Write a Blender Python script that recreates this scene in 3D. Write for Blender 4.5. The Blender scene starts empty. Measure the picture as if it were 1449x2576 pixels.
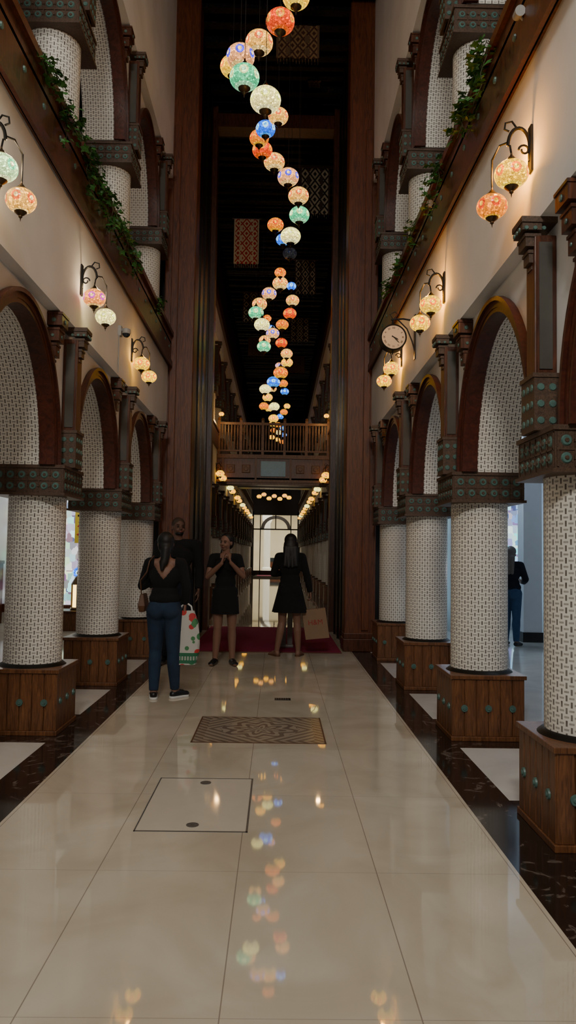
import bpy, bmesh, math, random
from mathutils import Vector, Matrix
R = math.radians
PI = math.pi
random.seed(7)
C = bpy.context.scene.collection
ORD = ['first','second','third','fourth','fifth','sixth','seventh','eighth','ninth','tenth','eleventh','twelfth','thirteenth','fourteenth','fifteenth','sixteenth','seventeenth','eighteenth','nineteenth','twentieth']
def ordw(i):
    if i < 20: return ORD[i]
    tens = ['','','twenty','thirty','forty','fifty','sixty'][(i+1)//10]
    r = (i+1) % 10
    return (tens + ' ' + ORD[r-1]) if r else {'thirty':'thirtieth','forty':'fortieth','fifty':'fiftieth','sixty':'sixtieth','twenty':'twentieth'}[tens]

# ---------------------------------------------------------------- camera
F = 1900.0
cam_d = bpy.data.cameras.new('camera'); cam = bpy.data.objects.new('camera', cam_d); C.objects.link(cam)
cam_d.sensor_fit = 'VERTICAL'; cam_d.sensor_height = 36; cam_d.lens = F/2576*36
cam_d.clip_end = 200
CM = Matrix.Translation((.15, 0, 1.37)) @ Matrix.Rotation(R(-.74), 4, 'Z') @ Matrix.Rotation(R(90+3.16), 4, 'X') @ Matrix.Rotation(R(.9), 4, 'Z')
cam.matrix_world = CM
bpy.context.scene.camera = cam
def at(px, py, Y):
    d = CM.to_3x3() @ Vector(((px-724.5)/F, (1288-py)/F, -1))
    o = CM.translation
    return o + d*((Y-o.y)/d.y)

# ---------------------------------------------------------------- materials
class NM:
    def __init__(s, name):
        s.m = bpy.data.materials.new(name); s.m.use_nodes = True
        s.nt = s.m.node_tree; s.b = s.nt.nodes['Principled BSDF']
    def n(s, t, **k):
        x = s.nt.nodes.new(t)
        for a, v in k.items(): setattr(x, a, v)
        return x
    def l(s, a, b): s.nt.links.new(a, b)
    def put(s, sock, v):
        if isinstance(v, (int, float)): sock.default_value = v
        elif isinstance(v, (tuple, list)): sock.default_value = tuple(v) + ((1,) if len(v) == 3 else ())
        else: s.l(v, sock)
    def math(s, op, a, b=0.0):
        x = s.n('ShaderNodeMath', operation=op); s.put(x.inputs[0], a); s.put(x.inputs[1], b); return x.outputs[0]
    def mix(s, f, a, b):
        x = s.n('ShaderNodeMixRGB'); s.put(x.inputs[0], f); s.put(x.inputs[1], a); s.put(x.inputs[2], b); return x.outputs[0]
    def coord(s, w='Object', scale=(1,1,1)):
        t = s.n('ShaderNodeTexCoord'); mp = s.n('ShaderNodeMapping'); mp.inputs['Scale'].default_value = scale
        s.l(t.outputs[w], mp.inputs[0]); return mp.outputs[0]
    def noise(s, co, scale=5, detail=4, dist=0):
        x = s.n('ShaderNodeTexNoise'); s.l(co, x.inputs['Vector']); x.inputs['Scale'].default_value = scale
        x.inputs['Detail'].default_value = detail; x.inputs['Distortion'].default_value = dist; return x.outputs['Fac']
    def ramp(s, f, stops):
        x = s.n('ShaderNodeValToRGB'); s.l(f, x.inputs[0]); e = x.color_ramp.elements
        while len(e) < len(stops): e.new(.5)
        for i, (p, c) in enumerate(stops): e[i].position = p; e[i].color = tuple(c)+(1,)
        return x.outputs[0]
    def sep(s, co):
        x = s.n('ShaderNodeSeparateXYZ'); s.l(co, x.inputs[0]); return x.outputs
    def base(s, v): s.put(s.b.inputs['Base Color'], v)
    def set(s, **k):
        for a, v in k.items(): s.put(s.b.inputs[{'rough':'Roughness','metal':'Metallic','spec':'Specular IOR Level','coat':'Coat Weight','emis':'Emission Strength','ecol':'Emission Color','alpha':'Alpha'}[a]], v)
    def bump(s, h, st=.2, d=.02):
        x = s.n('ShaderNodeBump'); s.l(h, x.inputs['Height']); x.inputs['Strength'].default_value = st; x.inputs['Distance'].default_value = d
        s.l(x.outputs[0], s.b.inputs['Normal'])

def simple(name, col, rough=.6, metal=0, emis=0, var=.12, scale=8):
    m = NM(name); f = m.noise(m.coord(), scale)
    m.base(m.mix(f, tuple(c*(1-var) for c in col), tuple(min(1, c*(1+var)) for c in col)))
    m.set(rough=rough, metal=metal)
    if emis: m.set(emis=emis, ecol=col)
    return m.m
def wood(name, a, b, rough=.35, sc=(6, 6, 1)):
    m = NM(name); co = m.coord('Object', sc); f = m.noise(co, 4, 6, 1.5)
    m.base(m.ramp(f, [(.3, a), (.7, b)])); m.set(rough=rough); m.bump(f, .15, .01); return m.m

M = {}
M['wood'] = wood('dark_red_wood', (.036,.010,.004), (.12,.034,.012), .36)
M['wood_arch'] = wood('arch_wood', (.036,.008,.004), (.10,.023,.010), .36, (5,5,5))
M['wood_ped'] = wood('pedestal_wood', (.080,.029,.011), (.23,.092,.034), .35, (14,14,1.5))
M['wood_gold'] = wood('golden_brown_wood', (.09,.040,.014), (.25,.12,.045), .4, (10,10,3))
M['wood_pillar'] = wood('pillar_wood', (.058,.014,.004), (.175,.047,.011), .45, (8,8,.8))
M['wood_carved'] = wood('carved_wood', (.036,.019,.010), (.115,.062,.035), .5, (20,20,20))
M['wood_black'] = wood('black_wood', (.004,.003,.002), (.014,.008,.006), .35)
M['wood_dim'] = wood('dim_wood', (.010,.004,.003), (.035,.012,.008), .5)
m = NM('white_plaster'); co = m.coord(); f = m.noise(co, 1.4, 5)
m.base(m.ramp(f, [(.3, (.66,.655,.64)), (.7, (.80,.795,.78))])); m.set(rough=.75); m.bump(m.noise(co, 30, 3), .12, .01); M['plaster'] = m.m
M['plain_white'] = simple('aisle_white_paint', (.75,.76,.78), .6, var=.05)
def pattern():
    m = NM('woven_dash_mosaic'); t = m.n('ShaderNodeUVMap'); x, y, z = m.sep(t.outputs[0])
    u = m.math('DIVIDE', x, .0265); v = m.math('DIVIDE', y, .0305)
    fu, fv = m.math('FRACT', u), m.math('FRACT', v)
    par = m.math('MODULO', m.math('ADD', m.math('ADD', m.math('FLOOR', u), m.math('FLOOR', v)), 400), 2)
    du, dv = m.math('ABSOLUTE', m.math('SUBTRACT', fu, .5)), m.math('ABSOLUTE', m.math('SUBTRACT', fv, .5))
    V = m.math('MULTIPLY', m.math('LESS_THAN', du, .19), m.math('LESS_THAN', dv, .47))
    H = m.math('MULTIPLY', m.math('MULTIPLY', m.math('LESS_THAN', dv, .16), m.math('LESS_THAN', du, .49)), .66)
    k = m.math('ADD', m.math('MULTIPLY', par, V), m.math('MULTIPLY', m.math('SUBTRACT', 1.0, par), H))
    n = m.noise(m.coord(), 25, 2)
    k = m.math('MULTIPLY', k, m.math('ADD', .6, m.math('MULTIPLY', n, .5)))
    m.base(m.mix(k, (.83,.80,.72), (.085,.062,.048))); m.set(rough=.4); m.bump(m.math('SUBTRACT', 1.0, k), .3, .004)
    return m.m
M['pattern'] = pattern()
def marble():
    m = NM('polished_cream_marble'); co = m.coord('Object'); x, y, z = m.sep(co)
    gx = m.math('ABSOLUTE', m.math('SUBTRACT', m.math('FRACT', m.math('ADD', m.math('DIVIDE', x, .6), 100.5)), .5))
    gy = m.math('ABSOLUTE', m.math('SUBTRACT', m.math('FRACT', m.math('DIVIDE', m.math('ADD', y, 99.15), 1.03)), .5))
    g = m.math('MAXIMUM', m.math('LESS_THAN', gx, .0035), m.math('MULTIPLY', m.math('LESS_THAN', gy, .0016), .6))
    cell = m.n('ShaderNodeCombineXYZ')
    m.l(m.math('FLOOR', m.math('ADD', m.math('DIVIDE', x, .6), 100)), cell.inputs[0]); m.l(m.math('FLOOR', m.math('DIVIDE', m.math('ADD', y, 99.665), 1.03)), cell.inputs[1])
    wn = m.n('ShaderNodeTexWhiteNoise'); m.l(cell.outputs[0], wn.inputs[0])
    f = m.noise(co, 1.6, 8, 1.2)
    c = m.ramp(f, [(.3, (.56,.475,.355)), (.55, (.66,.575,.445)), (.75, (.74,.655,.53))])
    c = m.mix(m.math('MULTIPLY', wn.outputs[0], .14), c, (.44,.36,.27))
    m.base(m.mix(m.math('MULTIPLY', g, .6), c, (.14,.09,.07)))
    m.set(rough=m.math('ADD', .022, m.math('MULTIPLY', m.noise(co, 3, 3), .02)), spec=.95)
    return m.m
M['marble'] = marble()
m = NM('dark_veined_marble'); co = m.coord(); f = m.noise(co, 5, 9, 2.5)
m.base(m.ramp(f, [(.0, (.010,.007,.006)), (.58, (.025,.015,.012)), (.65, (.15,.12,.10)), (.70, (.018,.010,.008))])); m.set(rough=.1, spec=.45); M['marble_dark'] = m.m
def aisle():
    m = NM('aisle_tile'); co = m.coord(); x, y, z = m.sep(co)
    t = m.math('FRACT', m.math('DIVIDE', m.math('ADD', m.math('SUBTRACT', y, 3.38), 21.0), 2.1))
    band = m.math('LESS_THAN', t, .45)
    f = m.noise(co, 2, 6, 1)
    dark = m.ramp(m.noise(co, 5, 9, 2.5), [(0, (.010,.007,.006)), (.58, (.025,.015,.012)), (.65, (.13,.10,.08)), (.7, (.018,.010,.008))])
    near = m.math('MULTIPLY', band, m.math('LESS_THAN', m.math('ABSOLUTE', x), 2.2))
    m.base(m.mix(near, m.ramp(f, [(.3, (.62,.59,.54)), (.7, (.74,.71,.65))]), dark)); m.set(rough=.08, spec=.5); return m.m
M['aisle'] = aisle()
M['turq'] = simple('turquoise_glaze', (.075,.15,.13), .4, var=.6, scale=25)
M['panel'] = simple('grey_green_panel', (.06,.055,.045), .45, var=.3)
M['brass'] = simple('aged_brass', (.10,.065,.035), .35, .9)
M['iron'] = simple('black_iron', (.02,.018,.016), .4, .7)
M['gloss'] = simple('glossy_metal_edge', (.05,.042,.035), .2, .8)
M['leaf'] = simple('ivy_leaf', (.04,.14,.025), .45, var=.6, scale=20)
M['vine'] = simple('vine_stem', (.05,.05,.02), .7)
M['carpet'] = simple('crimson_carpet', (.25,.005,.05), .95, var=.25, scale=60)
M['black'] = simple('black_cloth', (.003,.003,.004), .95)
M['navy'] = simple('navy_cloth', (.005,.007,.015), .95)
M['jeans'] = simple('blue_denim', (.012,.029,.062), .9, var=.4, scale=14)
M['jeans2'] = simple('faded_blue_denim', (.03,.075,.16), .9, var=.3, scale=14)
M['skin'] = simple('skin', (.22,.11,.072), .55, var=.06)
M['skin2'] = simple('tan_skin', (.12,.06,.04), .55, var=.06)
M['hair'] = simple('black_hair', (.004,.003,.003), .55, var=.5, scale=40)
M['hair2'] = simple('greying_hair', (.13,.11,.10), .5, var=.6, scale=50)
M['shoe'] = simple('black_shoe', (.008,.008,.009), .4)
M['white'] = simple('white_plastic', (.7,.7,.68), .4, var=.04)
M['offwhite'] = simple('dull_white_plastic', (.32,.32,.31), .5, var=.04)
M['lip'] = simple('lips', (.18,.04,.04), .4)
M['steel'] = simple('brushed_grey_metal', (.20,.19,.18), .35, .6)
M['cord'] = simple('pendant_cord', (.015,.012,.01), .6)
M['leather'] = simple('brown_leather', (.12,.05,.022), .45)
M['red'] = simple('red_print', (.5,.02,.02), .5)
M['dullred'] = simple('dull_red_print', (.30,.03,.025), .7)
M['paper'] = simple('kraft_paper', (.26,.165,.10), .85)
m = NM('clear_dark_glass'); m.base((.02,.025,.03)); m.set(rough=.05); M['glass'] = m.m

def globe_mat(name, c1, c2, c3, st, k=42):
    m = NM(name); co = m.coord('Object', (1,1,1)); x, y, z = m.sep(co)
    v = m.n('ShaderNodeTexVoronoi'); m.l(co, v.inputs['Vector']); v.inputs['Scale'].default_value = k*1.35
    ve = m.n('ShaderNodeTexVoronoi', feature='DISTANCE_TO_EDGE'); m.l(co, ve.inputs['Vector']); ve.inputs['Scale'].default_value = k*1.35
    ang = m.math('ARCTAN2', y, x)
    fa = m.math('SUBTRACT', m.math('FRACT', m.math('MULTIPLY', ang, 6/(2*PI))), .5)
    zz = m.math('ABSOLUTE', m.math('MULTIPLY', z, k*.16))
    dd = m.math('SQRT', m.math('ADD', m.math('POWER', fa, 2.0), m.math('POWER', zz, 2.0)))
    fl = m.math('LESS_THAN', dd, .30); core = m.math('LESS_THAN', dd, .14)
    c = m.mix(fl, c1, c3); c = m.mix(core, c, c2)
    c = m.mix(m.math('MULTIPLY', m.math('GREATER_THAN', zz, .60), .8), c, c2)
    cs = m.sep(v.outputs['Color'])
    sh = m.math('ADD', .55, m.math('MULTIPLY', m.math('POWER', cs[0], 2.0), 1.35))
    ed = m.math('ADD', .30, m.math('MULTIPLY', m.math('GREATER_THAN', ve.outputs['Distance'], .06), .70))
    hot = m.math('SUBTRACT', 1.9, m.math('MULTIPLY', zz, 1.5))
    s = m.math('MULTIPLY', m.math('MULTIPLY', m.math('MULTIPLY', sh, ed), hot), st)
    m.base((.02,.02,.02)); m.set(rough=.2, ecol=c, emis=s); return m.m
ST = 1.45
GC = {
 'orange': ((1,.24,.0), (1,.50,.0), (.9,.06,.0), ST),
 'red': ((1,.06,.0), (1,.14,.0), (1,.36,.0), ST*.95),
 'amber': ((1,.50,.0), (1,.66,.03), (1,.16,.0), ST*1.45),
 'peach': ((1,.46,.06), (1,.68,.22), (.9,.14,.02), ST*1.2),
 'cream': ((1,.84,.26), (1,.90,.42), (.85,.80,.14), ST*1.3),
 'green': ((.07,.75,.30), (.45,1,.50), (.85,1,.35), ST*.95),
 'pale': ((.70,1,.42), (1,.95,.45), (.20,.85,.36), ST*1.15),
 'blue': ((.0,.14,1), (.04,.40,1), (.4,.78,1), ST*1.15),
 'purple': ((1,.40,.14), (1,.66,.20), (.07,.05,.95), ST*1.15),
 'pink': ((1,.30,.06), (1,.62,.16), (.55,.05,.38), ST*1.2),
 'dim': ((.3,.3,.34), (.2,.2,.25), (.1,.1,.2), .06)}
G = {k: globe_mat(k+'_mosaic_glass', *v) for k, v in GC.items()}
GS = {k: globe_mat(k+'_fine_mosaic_glass', *v, k=64) for k, v in GC.items()}

# ---------------------------------------------------------------- mesh builder
class MB:
    def __init__(s): s.v = []; s.f = []; s.mi = []; s.uv = {}
    def face(s, pts, mi=0, uv=None):
        b = len(s.v); s.v += [tuple(p) for p in pts]; s.f.append(tuple(range(b, b+len(pts)))); s.mi.append(mi)
        if uv: s.uv[len(s.f)-1] = uv
    def box(s, x0, x1, y0, y1, z0, z1, mi=0):
        b = len(s.v)
        s.v += [(x, y, z) for z in (z0, z1) for y in (y0, y1) for x in (x0, x1)]
        for q in ((0,2,3,1),(4,5,7,6),(0,1,5,4),(2,6,7,3),(0,4,6,2),(1,3,7,5)): s.f.append(tuple(b+i for i in q)); s.mi.append(mi)
        return s
    def ring(s, rings, mi=0, cap=True):
        b = len(s.v); n = len(rings[0])
        for r in rings: s.v += [tuple(p) for p in r]
        for i in range(len(rings)-1):
            for j in range(n):
                k = (j+1) % n
                s.f.append((b+i*n+j, b+i*n+k, b+(i+1)*n+k, b+(i+1)*n+j)); s.mi.append(mi)
        if cap:
            s.f.append(tuple(b+j for j in reversed(range(n)))); s.mi.append(mi)
            s.f.append(tuple(b+(len(rings)-1)*n+j for j in range(n))); s.mi.append(mi)
        return s
    def cyl(s, p0, p1, r0, r1=None, n=12, mi=0):
        r1 = r0 if r1 is None else r1
        p0, p1 = Vector(p0), Vector(p1); d = (p1-p0).normalized()
        a = d.orthogonal().normalized(); b = d.cross(a)
        return s.ring([[p + (a*math.cos(2*PI*j/n) + b*math.sin(2*PI*j/n))*r for j in range(n)] for p, r in ((p0, r0), (p1, r1))], mi)
    def lathe(s, prof, c=(0,0,0), n=20, mi=0, cap=True):
        return s.ring([[(c[0]+r*math.cos(2*PI*j/n), c[1]+r*math.sin(2*PI*j/n), c[2]+z) for j in range(n)] for r, z in prof], mi, cap)
    def tube(s, pts, r, n=8, mi=0):
        pts = [Vector(p) for p in pts]; rings = []
        for i, p in enumerate(pts):
            d = (pts[min(i+1, len(pts)-1)] - pts[max(i-1, 0)]).normalized()
            up = Vector((0,1,0)) if abs(d.y) < .9 else Vector((1,0,0))
            a = d.cross(up).normalized(); b = d.cross(a)
            rr = r[i] if isinstance(r, (list, tuple)) else r
            rings.append([p + (a*math.cos(2*PI*j/n)+b*math.sin(2*PI*j/n))*rr for j in range(n)])
        return s.ring(rings, mi)
    def build(s, name, mats, parent=None, smooth=False, loc=None):
        me = bpy.data.meshes.new(name); me.from_pydata(s.v, [], s.f)
        mats = mats if isinstance(mats, (list, tuple)) else [mats]
        for m_ in mats: me.materials.append(m_)
        me.polygons.foreach_set('material_index', s.mi)
        if smooth:
            me.polygons.foreach_set('use_smooth', [True]*len(s.f))
            bm = bmesh.new(); bm.from_mesh(me)
            for e in bm.edges:
                if len(e.link_faces) == 2 and e.calc_face_angle(0) > R(40): e.smooth = False
            bm.to_mesh(me); bm.free()
        if s.uv:
            ul = me.uv_layers.new(name='UVMap')
            for p in me.polygons:
                if p.index in s.uv:
                    for k, li in enumerate(p.loop_indices): ul.data[li].uv = s.uv[p.index][k]
        me.update()
        o = bpy.data.objects.new(name, me); C.objects.link(o)
        if parent: o.parent = parent
        if loc: o.location = loc
        return o
def tag(o, label, cat, group=None):
    o['label'] = label; o['category'] = cat
    if group: o['group'] = group
    return o
def thing(name, loc, label, cat, group=None, rz=0):
    o = bpy.data.objects.new(name, None); C.objects.link(o); o.location = loc; o.rotation_euler = (0,0,rz); o.empty_display_size = .1
    return tag(o, label, cat, group)
def struct(o): o['kind'] = 'structure'; return o
def bevel(o, w=.006):
    md = o.modifiers.new('bevel', 'BEVEL'); md.width = w; md.segments = 2; md.limit_method = 'ANGLE'; return o
def kids(o): return [c for c in bpy.data.objects if c.parent == o]
def dup(root, tree, loc, label, group=None, rz=None, scale=None):
    r = root.copy(); C.objects.link(r); r.location = loc; r['label'] = label
    if group: r['group'] = group
    if rz is not None: r.rotation_euler = (0,0,rz)
    if scale: r.scale = scale
    for ch, gs in tree:
        c = ch.copy(); C.objects.link(c); c.parent = r
        for g_ in gs:
            d = g_.copy(); C.objects.link(d); d.parent = c
    return r
def tree(root): return [(c, kids(c)) for c in kids(root)]

# ---------------------------------------------------------------- shell
HALLW = 1.22; BAND = 1.48
YS = [3.85+2.1*k for k in range(4)]
YN = [1.75] + YS
YF = [15.1+2.1*k for k in range(16)]
Y0, YE = -4.0, 48.0
ZC = 9.6
b = MB(); b.box(-HALLW, HALLW, Y0, 56, -.2, 0); struct(b.build('floor', M['marble']))
for s in (-1, 1):
    b = MB(); x0, x1 = sorted((s*HALLW, s*BAND)); b.box(x0, x1, Y0, 56, -.2, 0); struct(b.build('trim_%d' % (1 if s < 0 else 2), M['marble_dark']))
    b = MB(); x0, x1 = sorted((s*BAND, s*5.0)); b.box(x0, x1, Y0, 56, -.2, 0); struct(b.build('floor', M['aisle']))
b = MB(); b.box(-5, 5, Y0, 56, ZC+.12, ZC+.2)
y = Y0; rc = random.Random(11)
while y < 50:
    w_ = rc.uniform(.04,.16); b.box(-1.6, 1.6, y, y+w_, ZC-rc.uniform(0,.10), ZC+.12); y += w_+rc.uniform(.05,.30)
m = NM('dark_ceiling_slats'); co = m.coord('Object', (1.6, 2, 1)); f = m.noise(co, 4, 8, 3)
m.base(m.ramp(f, [(.48, (.0015,.001,.001)), (.60, (.008,.003,.004)), (.72, (.05,.015,.02))])); m.set(rough=m.math('ADD', .35, m.math('MULTIPLY', m.noise(co, 9, 3), .5)), spec=.3); M['ceil'] = m.m
struct(b.build('ceiling', M['ceil']))

AW = .77; RISE = .98
def arch_z(y, yc, zs):
    t = (y-yc)/AW
    return zs + RISE*math.sqrt(max(0, 1-t*t))
def arcade(side, ys, ya, yb, zs, ztop, name):
    xa, xb = 1.56, 1.98
    b = MB()
    centers = [(ys[i]+ys[i+1])/2 for i in range(len(ys)-1)]
    cur = ya; segs = []
    for c in centers:
        segs.append((cur, zs, c-AW, zs, False))
        N = 28; prev = None
        for i in range(N+1):
            y = c - AW*math.cos(PI*i/N); z = arch_z(y, c, zs)
            if i in (0, N): z = zs
            if prev: segs.append((prev[0], prev[1], y, z, True))
            prev = (y, z)
        cur = c+AW
    segs.append((cur, zs, yb, zs, False))
    arc = 0
    for (y0, z0, y1, z1, isarch) in segs:
        for x in (xa, xb): b.face([(side*x,y0,z0),(side*x,y1,z1),(side*x,y1,ztop),(side*x,y0,ztop)], 0)
        L = math.hypot(y1-y0, z1-z0)
        b.face([(side*xa,y0,z0),(side*xb,y0,z0),(side*xb,y1,z1),(side*xa,y1,z1)], 1 if isarch else 0, [(0,arc),(xb-xa,arc),(xb-xa,arc+L),(0,arc+L)])
        arc += L
    struct(b.build(name, [M['plaster'], M['pattern']]))
    return centers
trim_n = [2]
def next_trim(): trim_n[0] += 1; return 'trim_%d' % trim_n[0]
def arch_mesh(far=False):
    b = MB(); N = 14 if far else 30
    for (xA, xB, oa, ob) in ((1.53, 1.645, -.028, .0), (1.525, 1.60, .0, .06), (1.505, 1.54, .04, .068)):
        rings = []
        for i in range(N+1):
            t = PI*i/N
            rings.append([(x, (AW+o)*math.cos(t), (RISE+o)*math.sin(t)) for x, o in ((xA,oa),(xA,ob),(xB,ob),(xB,oa))])
        b.ring(rings)
    return b
ar = arch_mesh().build('trim_0', M['wood_arch'], smooth=True)
arf = arch_mesh(True).build('trim_00', M['wood_arch'], smooth=True)
def put_arch(side, yc, zs, far=False):
    o = (arf if far else ar).copy(); C.objects.link(o); o.name = next_trim(); o.location = (0, yc, zs)
    if side < 0: o.rotation_euler = (0, 0, PI)
    struct(o)
for s, nm in ((-1, 'wall_left'), (1, 'wall_right')):
    for (ys, ya, yb, far) in ((YN, Y0, 10.9, False), (YF, 13.7, YE, True)):
        for (zs, zt) in ((2.01, 3.15), (5.70, 6.84)):
            cs = arcade(s, ys, ya, yb, zs, zt, nm)
            for c in cs: put_arch(s, c, zs, far)
        b = MB(); x0, x1 = sorted((s*1.47, s*2.0))
        b.box(x0, x1, ya, yb, 3.12, 4.04); struct(b.build(nm, M['plaster']))
        zt = 7.5 if far else ZC
        b = MB(); b.box(x0, x1, ya, yb, 6.82, zt); struct(b.build(nm, M['plaster']))
        if far:
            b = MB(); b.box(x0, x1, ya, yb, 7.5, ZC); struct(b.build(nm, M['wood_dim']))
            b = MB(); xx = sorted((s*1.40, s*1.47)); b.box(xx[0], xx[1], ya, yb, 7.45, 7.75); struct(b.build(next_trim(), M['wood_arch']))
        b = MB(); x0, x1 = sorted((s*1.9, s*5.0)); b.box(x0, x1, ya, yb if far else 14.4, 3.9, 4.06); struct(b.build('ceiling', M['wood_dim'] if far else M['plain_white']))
        b = MB(); x0, x1 = sorted((s*5.0, s*5.15))
        if far: x0, x1 = sorted((s*3.3, s*3.4))
        b.box(x0, x1, ya if far else Y0, yb if far else 14.6, 0, ZC); struct(b.build(nm, M['plain_white'] if not far else M['plaster']))
bpy.data.objects.remove(ar); bpy.data.objects.remove(arf)
for s in (-1, 1):
    b = MB(); x0, x1 = sorted((s*1.3, s*5.0)); b.box(x0, x1, 14.4, 14.55, 0, ZC); struct(b.build('wall_back', M['plaster' if s < 0 else 'plain_white']))
# end wall with a wide lit doorway and the bright room behind it
b = MB(); b.box(-3.4, -1.5, 48, 48.3, 0, ZC); b.box(1.5, 3.4, 48, 48.3, 0, ZC); b.box(-1.5, 1.5, 48, 48.3, 4.0, ZC); struct(b.build('wall_back', M['wood_black']))
m = NM('cream_lit_room'); co = m.coord(); m.base(m.mix(m.noise(co, 1.2), (.62,.55,.40), (.85,.80,.66))); m.set(rough=.7); M['warmroom'] = m.m
b = MB(); b.box(-4, 4, 60, 60.2, 0, 6); b.box(-4.1, -4, 48.3, 60, 0, 6); b.box(4, 4.1, 48.3, 60, 0, 6); b.box(-4, 4, 48.3, 60.1, 5, 5.1); struct(b.build('wall_back', M['warmroom']))
b = MB(); b.box(-4, 4, 56, 60, -.1, 0); struct(b.build('floor', M['marble']))
struct(MB().box(-1.5,-1.38,47.9,48.1,0,4.0).box(1.38,1.5,47.9,48.1,0,4.0).box(-1.5,1.5,47.9,48.1,3.8,4.0).box(-1.0,-.94,47.95,48.05,0,3.8).box(.94,1.0,47.95,48.05,0,3.8).box(-.03,.03,47.95,48.05,2.9,3.8).box(-1.5,1.5,47.95,48.05,2.86,2.94).box(-1.5,1.5,47.95,48.05,.0,.28).build('door_1', M['wood_black']))
for i, x in enumerate((-.62, 2.2, -2.6)):
    t = thing('white_column', (x, 54, 0), ['white round column just left of centre in the bright end room','white round column at the right of the bright end room','white round column at the left of the bright end room'][i], 'column')
    b = MB(); b.lathe([(.34,0),(.34,.3),(.25,.4),(.23,3.5),(.36,3.75),(.36,5.0)], n=24); b.build('shaft', M['white'], t, True)
b = MB()
for k in range(16):
    a = PI*k/16; a2 = PI*(k+1)/16
    b.ring([[(1.05*math.cos(q)*r_, yy, 3.05+.95*math.sin(q)*r_) for r_, yy in ((1,52.6),(1.0,52.9),(.78,52.9),(.78,52.6))] for q in (a, a2)])
struct(b.build(next_trim(), M['wood_black']))
t = thing('display_counter', (.15, 56.5, 0), 'dark display counter with glass top in the bright end room', 'counter')
MB().box(-.9,.9,-.4,.4,0,.75).build('body', M['wood'], t); MB().box(-.95,.95,-.45,.45,.75,1.05).build('glass_top', M['glass'], t)
struct(MB().box(-1.47,1.47,29.6,30.4,3.95,4.45).build(next_trim(), M['wood_black']))
struct(MB().box(-1.47,1.47,29.5,29.6,4.05,4.35).build(next_trim(), M['wood_carved']))

# portal between halls
for s in (-1, 1):
    p = thing('wooden_pillar', (s*1.33, 10.97, 0), ('tall dark red wooden pillar on the left side of the portal' if s < 0 else 'tall dark red wooden pillar on the right side, behind the clock'), 'pillar')
    b = MB(); b.box(-.22,.22,-.2,.2,0,ZC); bevel(b.build('shaft', M['wood_pillar'], p), .015)
    b = MB(); b.box(-.235,.235,-.215,.215,0,.18); b.box(-.225,.225,-.205,.205,.18,.26); bevel(b.build('base', M['wood'], p), .01)
    b = MB(); b.box(s*.07-.05, s*.07+.05, -.235, -.2, .3, 7.6); bevel(b.build('front_batten', M['wood_pillar'], p), .008)
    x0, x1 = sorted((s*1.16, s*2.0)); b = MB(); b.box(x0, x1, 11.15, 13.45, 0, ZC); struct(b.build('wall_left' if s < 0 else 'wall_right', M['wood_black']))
    b = MB()
    for yy in (11.22, 11.75, 12.4, 13.1):
        xx = sorted((s*1.16, s*1.135)); b.box(xx[0], xx[1], yy, yy+.03, 0, ZC)
    struct(b.build(next_trim(), M['gloss']))
    b = MB(); x0, x1 = sorted((s*1.066, s*1.3)); b.box(x0, x1, 13.45, 13.75, 0, ZC); x0, x1 = sorted((s*1.07, s*1.10)); b.box(x0, x1, 13.42, 13.46, 0, ZC)
    struct(b.build(next_trim(), [M['wood']]))
b = MB(); b.box(-1.07, 1.07, 13.45, 13.75, 9.15, 9.42); b.box(-1.07, 1.07, 13.42, 13.45, 9.15, 9.19); struct(b.build(next_trim(), M['wood']))

# ---------------------------------------------------------------- columns
def disc(b, c, ax, r, h, mi, n=10):
    c = Vector(c); a = Vector(ax); b.cyl(c, c+a*h, r, r*.8, n, mi)
def make_capital(parent, far=False):
    b = MB(); b.box(-.27,.27,-.27,.27,1.80,1.99); b.box(-.285,.285,-.285,.285,1.78,1.80); b.box(-.28,.28,-.28,.28,1.985,2.01)
    for (ax, tx) in (((0,-1,0),(1,0,0)), ((1,0,0),(0,1,0)), ((-1,0,0),(0,1,0)), ((0,1,0),(1,0,0))):
        if far and ax == (0,1,0): continue
        a, tv = Vector(ax), Vector(tx)
        for i in range(6):
            for j in range(2):
                p = a*.27 + tv*(-.2125+.085*i) + Vector((0,0,1.85+.085*j)); disc(b, p, ax, .028, .007, 1, 8 if far else 14)
                if not far: disc(b, p+a*.007, ax, .012, .004, 0, 8)
        if not far:
            for i in range(5):
                for j in range(2):
                    p = a*.27 + tv*(-.17+.085*i) + Vector((0,0,1.85+.085*j)); disc(b, p, ax, .012, .010, 0, 4)
            for i in range(7):
                p = a*.272 + tv*(-.255+.085*i) + Vector((0,0,1.893)); q = tv*.004 + Vector((abs(a.x)*.003, abs(a.y)*.003, .085))
                b.box(p.x-abs(q.x), p.x+abs(q.x), p.y-abs(q.y), p.y+abs(q.y), p.z-.085, p.z+.085, 0)
            q = tv*.262 + Vector((abs(a.x)*.003, abs(a.y)*.003, 0)); p = a*.272 + Vector((0,0,1.893))
            b.box(p.x-abs(q.x), p.x+abs(q.x), p.y-abs(q.y), p.y+abs(q.y), p.z-.005, p.z+.005, 0)
    return b.build('capital', [M['wood_carved'], M['turq']], parent)
def shaft(parent, z0, z1, n=40):
    b = MB(); r = .218
    for j in range(n):
        a0, a1 = 2*PI*j/n, 2*PI*(j+1)/n
        u0, u1 = a0*r, a1*r
        b.face([(r*math.cos(a0), r*math.sin(a0), z0), (r*math.cos(a1), r*math.sin(a1), z0), (r*math.cos(a1), r*math.sin(a1), z1), (r*math.cos(a0), r*math.sin(a0), z1)], 0, [(u0,z0),(u1,z0),(u1,z1),(u0,z1)])
    o = b.build('shaft', M['pattern'], parent)
    bm = bmesh.new(); bm.from_mesh(o.data); bmesh.ops.remove_doubles(bm, verts=bm.verts, dist=1e-5)
    for f in bm.faces: f.smooth = True
    bm.to_mesh(o.data); bm.free(); return o
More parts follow.
